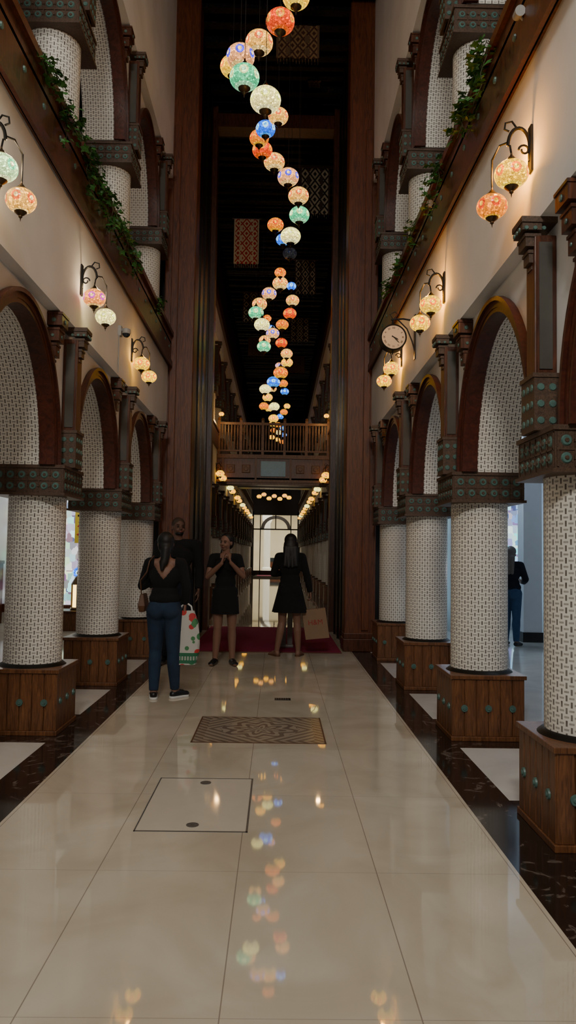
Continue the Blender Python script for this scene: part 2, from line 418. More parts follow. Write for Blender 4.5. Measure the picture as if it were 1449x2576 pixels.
def make_column(loc, label, group, upper=False, far=False):
    t = thing('arcade_column', loc, label, 'column', group)
    make_capital(t, far)
    z0 = .48 if not upper else .40
    shaft(t, z0, 1.80)
    b = MB(); b.lathe([(.25,z0-.01),(.255,z0+.005),(.235,z0+.02),(.222,z0+.03)], n=32); b.build('base_ring', M['iron'], t, True)
    if not upper:
        b = MB(); b.box(-.26,.26,-.26,.26,.02,.46); b.box(-.285,.285,-.285,.285,.455,.485); b.box(-.28,.28,-.28,.28,0,.035)
        for k in range(6):
            c = -.225+.09*k
            for s in (-1, 1):
                y = sorted((s*.26, s*.272)); b.box(c-.041, c+.041, y[0], y[1], .035, .455); b.box(y[0], y[1], c-.041, c+.041, .035, .455)
        p = bevel(b.build('pedestal', M['wood_ped'], t), .004)
        if not far:
            for ax, tv in (((0,-1,0),(1,0,0)), ((1,0,0),(0,1,0)), ((-1,0,0),(0,1,0))):
                for i in (-1, 0, 1):
                    b = MB(); c = Vector(ax)*.27 + Vector(tv)*.18*i + Vector((0,0,.24))
                    b.cyl(c, c+Vector(ax)*.012, .027, .024, 16); b.cyl(c+Vector(ax)*.012, c+Vector(ax)*.018, .014, .01, 12)
                    b.build('stud', M['turq'], p, True)
    return t
CX = 1.74
side_name = {-1:'left', 1:'right'}
proto = make_column((CX, YS[0], 0), 'x', None)
protoU = make_column((CX, YS[0], 3.68), 'x', None, upper=True)
protoF = make_column((CX, YF[0], 0), 'x', None, far=True)
protoUF = make_column((CX, YF[0], 3.68), 'x', None, upper=True, far=True)
T1, T2, T3, T4 = tree(proto), tree(protoU), tree(protoF), tree(protoUF)
used = set()
def place(pr, tr, loc, label, group):
    if pr.name not in used:
        used.add(pr.name); pr.location = loc; pr['label'] = label; pr['group'] = group; return
    dup(pr, tr, loc, label, group)
for s in (1, -1):
    for i, y in enumerate(YS):
        if s > 0: lb = '%s patterned column from the camera on the right, on studded wooden pedestal' % ordw(i)
        elif i == 0: lb = 'patterned column just outside the left edge of the photo'
        else: lb = '%s patterned column in view on the left, on studded wooden pedestal' % ordw(i-1)
        place(proto, T1, (s*CX, y, 0), lb, 'ground floor columns on the '+side_name[s])
        lb = 'upper gallery patterned column, %s in view on the %s balcony' % (ordw(i-1), side_name[s]) if i else 'upper gallery column above the near edge of the %s balcony' % side_name[s]
        place(protoU, T2, (s*CX, y, 3.68), lb, 'gallery columns on the '+side_name[s])
    for i, y in enumerate(YF):
        place(protoF, T3, (s*CX, y, 0), 'patterned column in the far hall, %s of the %s ground floor row' % (ordw(i), side_name[s]), 'far hall columns on the '+side_name[s])
        place(protoUF, T4, (s*CX, y, 3.68), 'patterned gallery column in the far hall, %s of the %s upper row' % (ordw(i), side_name[s]), 'far hall gallery columns on the '+side_name[s])

def stepped(b, x_face, cy, ztop, w, depth, h, steps=4, mi=0):
    for k in range(steps):
        f = 1 - k/(steps+.6); z1 = ztop - h*k/steps; z0 = ztop - h*(k+1)/steps
        b.box(x_face-depth*f, x_face, cy-w*f/2, cy+w*f/2, z0+.012, z1, mi); b.box(x_face-depth*f-.006, x_face, cy-w*f/2-.006, cy+w*f/2+.006, z1-.02, z1-.004, mi)
def make_pilaster():
    t = thing('pilaster', (0,0,0), 'x', 'pilaster')
    b = MB(); b.box(-.115,0,-.065,.065,0,1.02); o = b.build('post', M['wood'], t)
    bevel(o, .006)
    b = MB(); b.box(-.092,-.025,-.072,-.065,.32,.98); b.build('inset_panel', M['panel'], t)
    b = MB(); b.box(-.130,0,-.10,.10,0,.28); b.box(-.138,0,-.106,.106,.27,.292)
    for i in (-1,0,1):
        for j in range(3): disc(b, (-.130, i*.062, .05+.085*j), (-1,0,0), .020, .006, 1, 10)
    for i in (0,1):
        for j in range(3): disc(b, (-.096+i*.06, -.10, .05+.085*j), (0,-1,0), .020, .006, 1, 10)
    b.build('base_block', [M['wood_carved'], M['turq']], t)
    b = MB(); stepped(b, -.08, 0, 1.11, .15, .10, .32); b.box(-.185,0,-.082,.082,1.08,1.11)
    for i in (-1,0,1): disc(b, (-.184, i*.042, 1.05), (-1,0,0), .013, .006, 1, 8)
    for i in range(3): disc(b, (-.16+i*.045, -.077, 1.05), (0,-1,0), .012, .006, 1, 8)
    b.build('top_bracket', [M['wood_carved'], M['turq']], t)
    return t
def make_corbel():
    t = thing('corbel', (0,0,0), 'x', 'corbel')
    b = MB(); stepped(b, 0, 0, 0, .16, .11, .44, 4); b.build('bracket', M['wood'], t)
    for k in range(3):
        f = 1 - k/4.6; z = -.44*k/4-.06
        b = MB(); disc(b, (-.05*f, -.08*f-.001, z), (0,-1,0), .016*f, .006, 0, 10); b.build('roundel', M['turq'], t)
        b = MB(); disc(b, (-.11*f-.002, 0, z), (-1,0,0), .018*f, .006, 0, 10); b.build('roundel', M['turq'], t)
    return t
pl = make_pilaster(); TP = tree(pl); cb = make_corbel(); TC = tree(cb)
first = {'p': True, 'c': True}
def put(pr, tr, key, loc, rz, label, group):
    if first[key]:
        first[key] = False; pr.location = loc; pr.rotation_euler = (0,0,rz); pr['label'] = label; pr['group'] = group
    else: dup(pr, tr, loc, label, group, rz)
def mirror_tree(root, tr):
    r = root.copy(); C.objects.link(r)
    for ch, _ in tr:
        c = ch.copy(); c.data = ch.data.copy(); C.objects.link(c); c.parent = r
        for v in c.data.vertices: v.co.x *= -1
        c.data.flip_normals()
    return r
plL = mirror_tree(pl, TP); TPL = tree(plL); cbL = mirror_tree(cb, TC); TCL = tree(cbL)
first['pl'] = True; first['cl'] = True
for s in (1, -1):
    A = (pl, TP, 'p') if s > 0 else (plL, TPL, 'pl'); B = (cb, TC, 'c') if s > 0 else (cbL, TCL, 'cl')
    for lev, z in ((0, 2.01), (1, 5.70)):
        lv = ('ground floor' if lev == 0 else 'upper gallery')
        for i, y in enumerate(YS):
            put(*A, (s*1.56, y, z), 0, 'carved wooden pilaster above %s %s column from camera on the %s' % (ordw(i), lv, side_name[s]), 'carved pilasters on the %s, %s' % (side_name[s], lv))
            put(*B, (s*1.56, y-.42, z+1.10), 0, 'stepped wooden corbel before the %s %s pilaster from camera, %s wall' % (ordw(i), lv, side_name[s]), 'stepped corbels on the %s, %s' % (side_name[s], lv))
        for i, y in enumerate(YF):
            put(*A, (s*1.56, y, z), 0, 'wooden pilaster in the far hall, %s of the %s %s row' % (ordw(i), side_name[s], lv), 'far pilasters on the %s, %s' % (side_name[s], lv))

# ---------------------------------------------------------------- balcony planters and ivy
for s in (1, -1):
    t = thing('balcony_planter', (s*1.5, 4, 4.04), 'long wooden balcony planter box along the %s gallery of the near hall' % side_name[s], 'planter')
    def bx(b, xa, xb, *r):
        x0, x1 = sorted((s*xa, s*xb)); b.box(x0, x1, *r)
    b = MB(); bx(b, -.075, -.045, -8, 6.75, 0, .44); bx(b, .15, .18, -8, 6.75, 0, .44); bx(b, -.075, .18, -8, 6.75, .0, .03); bx(b, -.075,.18, -8, 6.75, .30,.33)
    b.build('box', M['wood'], t)
    b = MB(); bx(b, -.105, -.03, -8, 6.75, .42, .48); b.build('rail', M['wood_arch'], t)
    b = MB(); bx(b, -.095, -.07, -8, 6.75, -.03, .06); b.build('lower_moulding', M['wood_arch'], t)
    for k in range(26):
        b = MB(); disc(b, (s*-.075, -3+.38*k, .22), (-s,0,0), .022, .010, 0, 10); b.build('roundel', M['turq'], t)
    t = thing('balcony_parapet', (s*1.5, 31, 4.04), 'wooden balcony parapet along the %s gallery of the far hall' % side_name[s], 'parapet')
    for (ya, yb) in ((-17.2, -11.6), (-10.3, 17)):
        b = MB(); bx(b, -.075, .05, ya, yb, 0, .44); b.build('panel', M['wood'], t)
        b = MB(); bx(b, -.105, .06, ya, yb, .42, .48); b.build('rail', M['wood_arch'], t)
def ivy(s, y, n, drop, idx, rnd):
    t = thing('trailing_ivy', (s*1.44, y, 4.42), '%s green ivy clump from the camera on the %s balcony planter' % (ordw(idx), side_name[s]), 'plant', 'ivy clumps on the %s balcony' % side_name[s])
    b = MB()
    for k in range(max(3, n//22)):
        p = Vector((rnd.uniform(-.01,.06)*s, rnd.uniform(-.18,.18), .0)); pts = [p.copy()]
        p += Vector((-s*rnd.uniform(.05,.10), 0, rnd.uniform(.04,.14))); pts.append(p.copy())
        L = rnd.uniform(.2, 1)*drop; steps = 7
        for q in range(steps):
            p = p + Vector((-s*rnd.uniform(-.012,.022), rnd.uniform(-.05,.05), -L/steps)); pts.append(p.copy())
        b.tube(pts, .003, 5, 1)
        for q in range(16):
            f = rnd.uniform(0, len(pts)-1.01); i = int(f); c = pts[i].lerp(pts[i+1], f-i) + Vector((-s*rnd.uniform(-.03,.05), rnd.uniform(-.06,.06), rnd.uniform(-.03,.04)))
            r = rnd.uniform(.022,.048)
            d = Vector((-s*rnd.uniform(.1,1), rnd.uniform(-1,.4), rnd.uniform(-1,.1))).normalized(); sd = d.cross(Vector((rnd.uniform(-.3,.3),rnd.uniform(-.3,.3),1))).normalized(); nn = d.cross(sd)
            sh = [(-.1,0),(-.35,.6),(.15,.5),(.35,.95),(.6,.4),(1.25,0),(.6,-.4),(.35,-.95),(.15,-.5),(-.35,-.6)]
            b.face([c + d*r*a + sd*r*w + nn*r*abs(w)*.25 for a, w in sh], 0)
    b.build('foliage', [M['leaf'], M['vine']], t)
rnd = random.Random(3)
for i, (y, n, dr) in enumerate([(4.75,90,.28),(5.3,110,.36),(5.9,160,.46),(6.45,160,.5),(7.1,120,.44),(7.75,100,.42),(9.3,60,.24)]): ivy(-1, y, n, dr, i, rnd)
for i, (y, n, dr) in enumerate([(4.6,180,.42),(5.15,88,.32),(5.9,130,.42),(7.0,66,.28),(7.8,60,.22),(8.5,50,.2)]): ivy(1, y, n, dr, i, rnd)

# ---------------------------------------------------------------- globes, pendants, sconces
def globe_parts(parent, c, r, mat, small=False, as_sub=False):
    c = Vector(c); n = 12 if small else 28; k = 6 if small else 16
    prof = []
    for i in range(k+1):
        t = R(14) + (PI-R(28))*i/k
        prof.append((r*math.sin(t), -.82*r*math.cos(t)))
    b = MB(); b.lathe(prof, (0,0,0), n); g = b.build('glass_globe', mat, parent, True); g.location = c
    q = r
    b = MB(); b.lathe([(.36*q,.74*q),(.40*q,.80*q),(.26*q,.90*q),(.16*q,1.05*q),(.08*q,1.12*q),(.05*q,1.3*q)], (0,0,0), n)
    f = b.build('brass_cap', M['brass'], g if as_sub else parent, True)
    b = MB(); b.lathe([(.42*q,-.70*q),(.40*q,-.80*q),(.26*q,-.92*q),(.12*q,-1.02*q),(.13*q,-1.10*q),(.04*q,-1.20*q),(.01*q,-1.40*q)], (0,0,0), n)
    f2 = b.build('finial', M['brass'], g if as_sub else parent, True)
    if not as_sub: f.location = c; f2.location = c
    return g
PEND = [(745,-8,72,'amber'),(705,55,75,'red'),(652,108,72,'peach'),(605,143,74,'purple'),(586,168,66,'amber'),(615,195,78,'green'),(668,252,80,'cream'),
 (700,293,52,'peach'),(668,325,51,'blue'),(652,348,50,'orange'),(660,378,52,'red'),(690,408,54,'peach'),(725,446,55,'purple'),(751,493,53,'peach'),(753,541,52,'green'),
 (731,594,52,'cream'),(693,566,42,'orange'),(712,603,36,'blue'),(729,638,36,'dim'),(705,686,30,'orange'),(705,713,40,'peach'),(733,720,25,'blue'),(677,739,38,'purple'),
 (653,765,38,'peach'),(736,756,34,'peach'),(644,787,39,'green'),(729,789,34,'red'),(672,801,22,'orange'),(659,817,40,'cream'),(710,817,33,'orange'),(682,826,20,'blue'),(686,839,34,'purple'),
 (708,863,31,'red'),(666,856,30,'peach'),(664,872,35,'green'),(721,890,31,'peach'),(722,912,30,'amber'),(702,920,20,'purple'),(706,938,37,'orange'),(688,961,34,'blue'),(712,965,25,'orange'),(716,985,22,'blue'),
 (667,979,30,'cream'),(685,978,22,'peach'),(673,1000,26,'amber'),(664,1022,25,'orange'),(690,1023,27,'cream'),(676,1028,20,'amber'),(722,1022,17,'amber'),(714,1037,20,'orange'),(705,1048,18,'blue'),(688,1053,26,'amber'),
 (686,1066,19,'amber'),(700,1069,17,'orange'),(712,1078,16,'blue'),(688,1083,16,'orange'),(701,1088,16,'cream'),(714,1094,15,'blue'),(684,1100,15,'amber'),(698,1106,14,'amber'),(710,1112,14,'orange')]
colw = {'orange':'orange','red':'red orange','amber':'amber','peach':'peach','cream':'cream white','green':'mint green','blue':'blue','purple':'multicoloured','dim':'unlit grey'}
done = []
for i, (px, py, d, cn) in enumerate(PEND):
    Z0 = .30*F/d
    if d < 30: Z0 = min(Z0, 20+ (30-d)*.9)
    Z0 = min(Z0, 5.6*F/(1393-py))
    best = None
    for fz in (1,.965,1.035,.93,1.07,.90,1.10,.87,1.14,.84,1.18):
        Z = Z0*fz; r = d/2*Z/F; p = at(px, py, Z)
        gap = min([math.hypot(p.x-a.x, p.y-a.y)-r-ra for a, ra in done] or [9])
        if best is None or gap > best[0]: best = (gap, p, r)
        if gap > .05: break
    gap, p, r = best; done.append((p, r))
    t = thing('pendant_lamp', p, '%s mosaic glass pendant lamp, %s from the top of the hanging swirl' % (colw[cn], ordw(i)), 'lamp', 'mosaic pendant lamps hanging down the hall')
    globe_parts(t, (0,0,0), r, G[cn], d < 34)
    b = MB(); b.cyl((0,0,r*1.25), (0,0,ZC-p.z), .003, .003, 5); b.build('cord', M['cord'], t)
LOW = [(652,1249),(664,1244),(677,1254),(690,1248),(704,1255),(716,1247),(727,1252)]
for i, (px, py) in enumerate(LOW):
    p = at(px, py, 30.0); t = thing('pendant_lamp', p, '%s mosaic lamp from the left in the low row beyond the bridge' % ordw(i), 'lamp', 'low lamp row beyond the bridge')
    globe_parts(t, (0,0,0), .10, G['peach' if i % 2 else 'amber'], True); b = MB(); b.cyl((0,0,.12), (0,0,3.96-p.z), .005, .005, 5); b.build('cord', M['cord'], t)

def sconce(s, y, c1, c2, label, group, small=False, r=.090):
    t = thing('wall_sconce', (s*1.47, y, 3.55), label, 'wall lamp', group)
    b = MB(); b.box(-.012, .0, -.025, .025, -.13, .12) if s > 0 else b.box(0, .012, -.025, .025, -.13, .12)
    pts = [Vector((-s*.01,0,-.07))]
    for k in range(13):
        a = PI*k/12; pts.append(Vector((-s*(.068-.058*math.cos(a)), 0, .01+.10*math.sin(a))))
    b.tube(pts, .010, 6)
    pts = [Vector((-s*(.04+.03*math.cos(a)*(1-a/12)), 0, -.01+.03*math.sin(a)*(1-a/12))) for a in [k*.5 for k in range(14)]]
    b.tube(pts, .006, 6)
    p1 = Vector((-s*.118, -.03, -.16)); p2 = Vector((-s*.175, .130, -.262))
    b.tube([(-s*.126,0,.01), (-s*.122,-.02,-.0), tuple(p1+Vector((0,0,r*1.25)))], .006, 6)
    b.tube([(-s*.126,0,.03), (-s*.15,.07,.05), (-s*.175,.13,.0), tuple(p2+Vector((0,0,r*1.2)))], .006, 6)
    b.tube([(-s*.08,0,.11), (-s*.105,0,.145), (-s*.14,0,.135), (-s*.145,0,.10), (-s*.12,0,.09)], .006, 6)
    b.build('bracket', M['iron'], t, True)
    D = G if small else GS
    globe_parts(t, p1, r, D[c1], small, True); globe_parts(t, p2, r*.93, D[c2], small, True)
def point(loc, e, col, r=.15):
    d = bpy.data.lights.new('point_light', 'POINT'); d.energy = e; d.color = col; d.shadow_soft_size = r
    o = bpy.data.objects.new('point_light', d); C.objects.link(o); o.location = loc
cfg = {-1: [('pale','peach'),('pink','cream'),('amber','amber')], 1: [('amber','orange'),('amber','amber'),('amber','amber')]}
desc = {-1: ['pale green and peach','pink and cream','amber twin'], 1: ['amber and orange','large amber twin','small amber twin']}
for s in (-1, 1):
    for i in range(3):
        y = YS[i]+(.10 if (s < 0 and i == 0) else .05)
        sconce(s, y, cfg[s][i][0], cfg[s][i][1], '%s mosaic wall sconce, %s from the camera on the %s wall' % (desc[s][i], ordw(i), side_name[s]), 'mosaic sconces on the '+side_name[s])
        point((s*1.34, y+.05, 3.50), 11.0 if s > 0 else 3.5, (1,.38,.03) if s > 0 else ((1,.74,.42) if i < 2 else (1,.46,.06)), .03)
    for i, y in enumerate(YF[2:14:2]):
        sconce(s, y, 'cream' if i % 2 else 'amber', 'amber', 'small amber wall sconce in the far hall, %s along the %s side' % (ordw(i), side_name[s]), 'far hall sconces on the '+side_name[s], True, .11)

# ---------------------------------------------------------------- woven hangings under the ceiling
def weave(name, a, b_, c_, fx, fz):
    m = NM(name); x, y, z = m.sep(m.coord('Generated'))
    u = m.math('ABSOLUTE', m.math('SUBTRACT', m.math('FRACT', m.math('MULTIPLY', x, fx)), .5))
    v = m.math('ABSOLUTE', m.math('SUBTRACT', m.math('FRACT', m.math('MULTIPLY', z, fz)), .5))
    d = m.math('FRACT', m.math('MULTIPLY', m.math('ADD', u, v), 2.5))
    k = m.math('LESS_THAN', d, .48)
    c = m.mix(k, a, b_)
    st = m.math('LESS_THAN', m.math('ABSOLUTE', m.math('SUBTRACT', m.math('ABSOLUTE', m.math('SUBTRACT', x, .5)), .22)), .06)
    c = m.mix(m.math('MULTIPLY', st, m.math('GREATER_THAN', v, .2)), c, c_)
    ed = m.math('GREATER_THAN', m.math('ABSOLUTE', m.math('SUBTRACT', x, .5)), .45)
    c = m.mix(ed, c, c_)
    m.base(m.mix(m.math('MULTIPLY', m.noise(m.coord(), 30, 3), .5), c, (.03,.02,.015))); m.set(rough=.9); return m.m
W1 = weave('red_cream_weave', (.90,.72,.42), (.62,.03,.015), (.85,.68,.44), 3, 5); W2 = weave('black_cream_weave', (.50,.41,.27), (.012,.010,.009), (.07,.04,.03), 3, 4); W3 = weave('brown_gold_weave', (.34,.20,.08), (.08,.025,.012), (.18,.10,.05), 4, 6)
HANG = [(750,60,112,185,11.3,W3,'large brown woven hanging at the top of the photo, right of the lamps'),(791,180,34,58,12.7,W3,'small dim woven hanging just above the portal crossbeam'),
 (792,480,76,122,15.5,W2,'black and cream zigzag hanging, upper right inside the portal'),(620,607,64,118,17.5,W1,'red and cream woven kilim hanging left of the lamps'),
 (768,697,54,88,20,W2,'black and cream hanging, second down on the right inside the portal'),(638,772,56,74,22,W2,'dim patterned hanging low on the left behind the lamps'),
 (754,829,48,60,24,W2,'small patterned hanging, third down on the right inside the portal'),(645,872,42,44,26.5,W3,'faint small hanging on the far left above the bridge'),(745,917,42,44,28.5,W3,'faint small hanging on the far right above the bridge')]
for (px, py, w, h, Z, mt, lb) in HANG:
    p = at(px, py, Z); w2 = w*Z/F/2; h2 = h*Z/F/2
    t = thing('woven_hanging', (p.x, Z, p.z), lb, 'wall hanging')
    b = MB(); N = 10
    rows = []
    for i in range(N+1):
        x = -w2 + 2*w2*i/N; rows.append([(x, .015*math.sin(i*1.7)-.006, -h2), (x, .015*math.sin(i*1.7)+.006, -h2), (x, .006, h2), (x, -.006, h2)])
    b.ring(rows)
    for i in range(14):
        x = -w2+.02+(2*w2-.04)*i/13; b.cyl((x,0,-h2+.01), (x+.004,0,-h2-.10), .006, .003, 5)
    b.build('cloth', mt, t)
    b = MB(); b.cyl((-w2-.05,0,h2), (w2+.05,0,h2), .014, .014, 8); b.build('rod', M['wood'], t)
    b = MB(); top = ZC-p.z
    b.cyl((-w2*.9,0,h2), (0,0,max(h2+.05, min(top, h2+.35))), .004, .004, 5); b.cyl((w2*.9,0,h2), (0,0,max(h2+.05, min(top, h2+.35))), .004, .004, 5)
    if top > h2+.35: b.cyl((0,0,h2+.35), (0,0,top), .004, .004, 5)
    b.build('cords', M['cord'], t)

# ---------------------------------------------------------------- footbridge
t = thing('footbridge', (0, 19.5, 3.2), 'wooden footbridge with balustrade crossing the far hall', 'bridge')
b = MB(); b.box(-1.46,1.46,0,1.1,0,.12); b.box(-1.46,1.46,.0,.08,.06,.68); b.box(-1.46,1.46,1.0,1.1,.06,.68); b.build('deck', M['wood_ped'], t)
b = MB(); b.box(-1.46,1.46,-.05,.0,.0,.07); b.box(-1.46,1.46,-.05,.0,.62,.72); b.box(-1.2,1.2,-.02,.0,-.06,.0)
for x in (-1.3,-.45,.45,1.3): b.box(x-.025,x+.025,-.04,0,.07,.62)
b.build('fascia_trim', M['wood_gold'], t)
b = MB(); b.box(-.32,.32,-.035,-.001,.16,.55); b.build('blue_panel', simple('blue_mosaic_panel', (.03,.16,.24), .3, var=.6, scale=40), t)
for x in (-1.1,-.7,.7,1.1):
    b = MB(); b.cyl((x,-.001,.35), (x,-.03,.35), .15, .13, 4); b.cyl((x,-.03,.35), (x,-.045,.35), .06, .05, 8); b.build('diamond_boss', M['wood_gold'], t)
b = MB(); b.box(-1.46,1.46,-.03,.05,1.5,1.56); b.build('handrail', M['wood_gold'], t)
b = MB(); b.box(-1.46,1.46,-.015,.035,.80,.84); b.build('lower_rail', M['wood_gold'], t)
for k in range(6):
    x = -1.42+2.84*k/5; b = MB(); b.box(x-.035,x+.035,-.02,.05,.68,1.62); b.lathe([(.03,0),(.045,.03),(.02,.07)], (x,.015,1.62), 10); b.build('post', M['wood_gold'], t)
for k in range(35):
    if k % 7 == 0: continue
    x = -1.42+2.84*k/35; b = MB(); b.lathe([(.016,0),(.026,.15),(.014,.3),(.026,.5),(.016,.66)], (x,.01,.84), 6); b.build('baluster', M['wood_gold'], t, True)
for s in (-1, 1):
    l = thing('bridge_lamp', (s*1.36, 19.4, 4.86), 'small amber lamp on the %s end of the footbridge rail' % side_name[s], 'lamp'); globe_parts(l, (0,0,.09), .07, G['amber'], True)

# ---------------------------------------------------------------- clock and cameras
def text_mesh(name, s, size, mat, parent, loc, rot=(PI/2,0,0), ext=.001):
    cu = bpy.data.curves.new(name, 'FONT'); cu.body = s; cu.size = size; cu.align_x = 'CENTER'; cu.align_y = 'CENTER'; cu.extrude = ext
    o = bpy.data.objects.new(name, cu); C.objects.link(o); bpy.context.view_layer.update()
    me = bpy.data.meshes.new_from_object(o.evaluated_get(bpy.context.evaluated_depsgraph_get())); bpy.data.objects.remove(o)
    me.materials.clear(); me.materials.append(mat)
    o = bpy.data.objects.new(name, me); C.objects.link(o); o.location = loc; o.rotation_euler = rot; o.parent = parent; return o
p = at(988, 852, 7.3)
t = thing('station_clock', p, 'round two-sided clock with roman numerals on iron bracket by right pillar', 'clock')
b = MB(); b.cyl((0,-.05,0), (0,.05,0), .128, .128, 40)
for yy in (-.055, .055): b.tube([(.122*math.cos(2*PI*k/40), yy, .122*math.sin(2*PI*k/40)) for k in range(41)], .008, 8)
b.build('case', M['iron'], t, True)
b = MB(); b.cyl((0,-.051,0), (0,-.056,0), .116, .116, 40); fc = b.build('face', simple('clock_face', (.72,.58,.42), .5, var=.05), t)
for k, nme in enumerate(['XII','I','II','III','IIII','V','VI','VII','VIII','IX','X','XI']):
    a = -2*PI*k/12; text_mesh('numeral', nme, .026, M['iron'], fc, (.09*math.sin(-a), -.0575, .09*math.cos(a)), (PI/2, -a, 0))
def hand(ang, L, w):
    d = Vector((math.sin(ang), 0, math.cos(ang))); n = Vector((d.z,0,-d.x)); b = MB()
    q = [-d*.02+n*w*.6, -d*.02-n*w*.6, d*L*.7-n*w, d*L, d*L*.7+n*w]
    b.ring([[p_+Vector((0,-.059,0)) for p_ in q], [p_+Vector((0,-.061,0)) for p_ in q]]); b.build('hand', M['iron'], t)
hand(R(118), .055, .006); hand(R(135), .085, .004)
b = MB(); wx = 1.47-p.x
b.cyl((0,0,.125), (0,0,.19), .012, .008, 8); b.tube([(-.02,0,.19),(.1,0,.2),(wx,0,.18)], .009, 6); b.tube([(.0,0,.19),(.05,0,.24),(.02,0,.27),(-.03,0,.24),(0,0,.2)], .005, 6)
b.tube([(.05,0,.19),(.14,.0,.10),(.19,0,-.02),(wx,0,-.14)], .007, 6); b.cyl((0,0,-.125),(0,0,-.16),.01,.004,8); b.box(wx-.012, wx, -.03, .03, -.2, .24)
b.build('bracket', M['iron'], t, True)
t = thing('security_camera', (-1.47, 7.45, 3.56), 'small white dome security camera on the left wall below the second sconce', 'camera')
b = MB(); b.box(0,.03,-.035,.035,-.05,.05); b.box(.03,.06,-.015,.015,.0,.025); b.build('mount', M['offwhite'], t)
b = MB(); b.lathe([(.02,.03),(.040,.02),(.044,-.015),(.04,-.025)], (.075,0,0), 20); b.build('housing', M['offwhite'], t, True)
b = MB(); b.lathe([(.038,-.025),(.035,-.042),(.025,-.056),(.008,-.062)], (.075,0,0), 20); b.build('dome', M['glass'], t, True)
b = MB(); b.cyl((.01,-.03,-.05), (.01,-.03,-.42), .006, .006, 8); b.build('conduit', M['offwhite'], t)
for k, (px, py, Y) in enumerate([(1325,38,3.9),(1108,516,6.3)]):
    q = at(px, py, Y); t = thing('spotlight', (1.40, Y, q.z), 'small white spotlight on right balcony rail, %s' % ('nearest the top right corner' if k == 0 else 'beside the lower ivy'), 'spotlight')
    b = MB(); b.cyl((.0,-.035,0), (.0,.035,.015), .028, .022, 16); b.build('head', M['offwhite'], t, True)
    b = MB(); b.cyl((0,.0,0), (.06,.02,-.04), .008, .008, 8); b.build('bracket', M['offwhite'], t)

# ---------------------------------------------------------------- floor items
t = thing('floor_hatch', (-.255, 4.23, 0), 'square marble access hatch with steel frame set in the floor', 'hatch')
b = MB()
for (x0,x1,y0,y1) in ((-.28,.28,-.44,-.432),(-.28,.28,.432,.44),(-.28,-.273,-.44,.44),(.270,.28,-.44,.44)): b.box(x0,x1,y0,y1,0,.003)
b.build('frame', M['steel'], t)
b = MB(); b.box(-.273,.270,-.432,.432,0,.0015); b.build('cover', simple('hatch_marble', (.65,.57,.455), .05, var=.06), t)
for yy in (-.35, .35):
    b = MB(); b.lathe([(.032,0),(.032,.003),(.02,.004),(.012,.002)], (0.0,yy,.0015), 16); b.build('lifting_ring', M['steel'], t)
m = NM('mosaic_rug'); x, y, z = m.sep(m.coord())
ax_, ay_ = m.math('ABSOLUTE', x), m.math('ABSOLUTE', y)
rad = m.math('SQRT', m.math('ADD', m.math('POWER', x, 2.0), m.math('POWER', m.math('MULTIPLY', y, 1.1), 2.0)))
pet = m.math('MULTIPLY', m.math('SINE', m.math('MULTIPLY', m.math('ARCTAN2', y, x), 8.0)), .4)
med = m.math('LESS_THAN', m.math('FRACT', m.math('ADD', m.math('MULTIPLY', rad, 9.0), pet)), .5)
lat = m.math('LESS_THAN', m.math('FRACT', m.math('MULTIPLY', m.math('ADD', ax_, ay_), 11.0)), .45)
inm = m.math('LESS_THAN', rad, .30)
c = m.mix(inm, m.mix(lat, (.40,.33,.25), (.19,.14,.105)), m.mix(med, (.42,.35,.27), (.18,.125,.095)))
bo = m.math('MAXIMUM', m.math('GREATER_THAN', ax_, .41), m.math('GREATER_THAN', ay_, .35))
bl = m.math('LESS_THAN', m.math('FRACT', m.math('MULTIPLY', m.math('ADD', x, y), 12.0)), .5)
c = m.mix(bo, c, m.mix(bl, (.36,.28,.21), (.16,.11,.08)))
m.base(m.mix(m.math('MULTIPLY', m.noise(m.coord(), 60, 3), .35), c, (.24,.19,.15))); m.set(rough=.2, spec=.5)
t = thing('stone_inlay', (.035, 5.97, 0), 'dark patterned stone mosaic panel with ornate border set in the walkway', 'mosaic')
b = MB(); b.box(-.48,.48,-.42,.42,0,.002); b.build('panel', m.m, t)
b = MB(); b.box(-.49,.49,-.432,-.42,0,.0025); b.box(-.49,.49,.42,.432,0,.0025); b.box(-.492,-.48,-.43,.43,0,.0025); b.box(.48,.492,-.43,.43,0,.0025); b.build('border', M['leather'], t)
t = thing('floor_drain', (.22, 7.2, 0), 'small dark slotted floor drain in front of the red carpet', 'drain')
b = MB(); b.box(-.075,.075,-.05,.05,0,.003); b.build('frame', M['iron'], t); b = MB()
for k in range(6): b.box(-.065+.022*k,-.055+.022*k,-.04,.04,.003,.005)
b.build('grate', M['steel'], t)
t = thing('red_carpet', (0, 12.2, 0), 'crimson carpet laid across the portal threshold', 'carpet')
b = MB(); b.box(-1.06,1.06,-1.65,1.85,0,.012); bevel(b.build('pile', M['carpet'], t), .004)
b = MB(); b.box(-1.06,1.06,-1.68,-1.65,0,.010); b.build('edging', M['leather'], t)
t = thing('red_carpet', (0, 46.5, 0), 'narrow crimson runner before the far bright doorway', 'carpet'); MB().box(-1.1,1.1,-1,1,0,.012).build('pile', M['carpet'], t)
t = thing('display_stand', (.30, 11.1, .012), 'grey metal stand on the red carpet behind the person with paper bag', 'stand')
b = MB(); b.box(-.10,.10,-.08,.08,0,.03); bevel(b.build('base', M['steel'], t))
for xx in (-.085, .01):
    b = MB(); b.box(xx,xx+.075,-.05,.05,.03,.60); b.build('post', M['steel'], t)
b = MB(); b.box(-.12,.12,-.09,.09,.60,.64); b.build('top_plate', M['steel'], t)

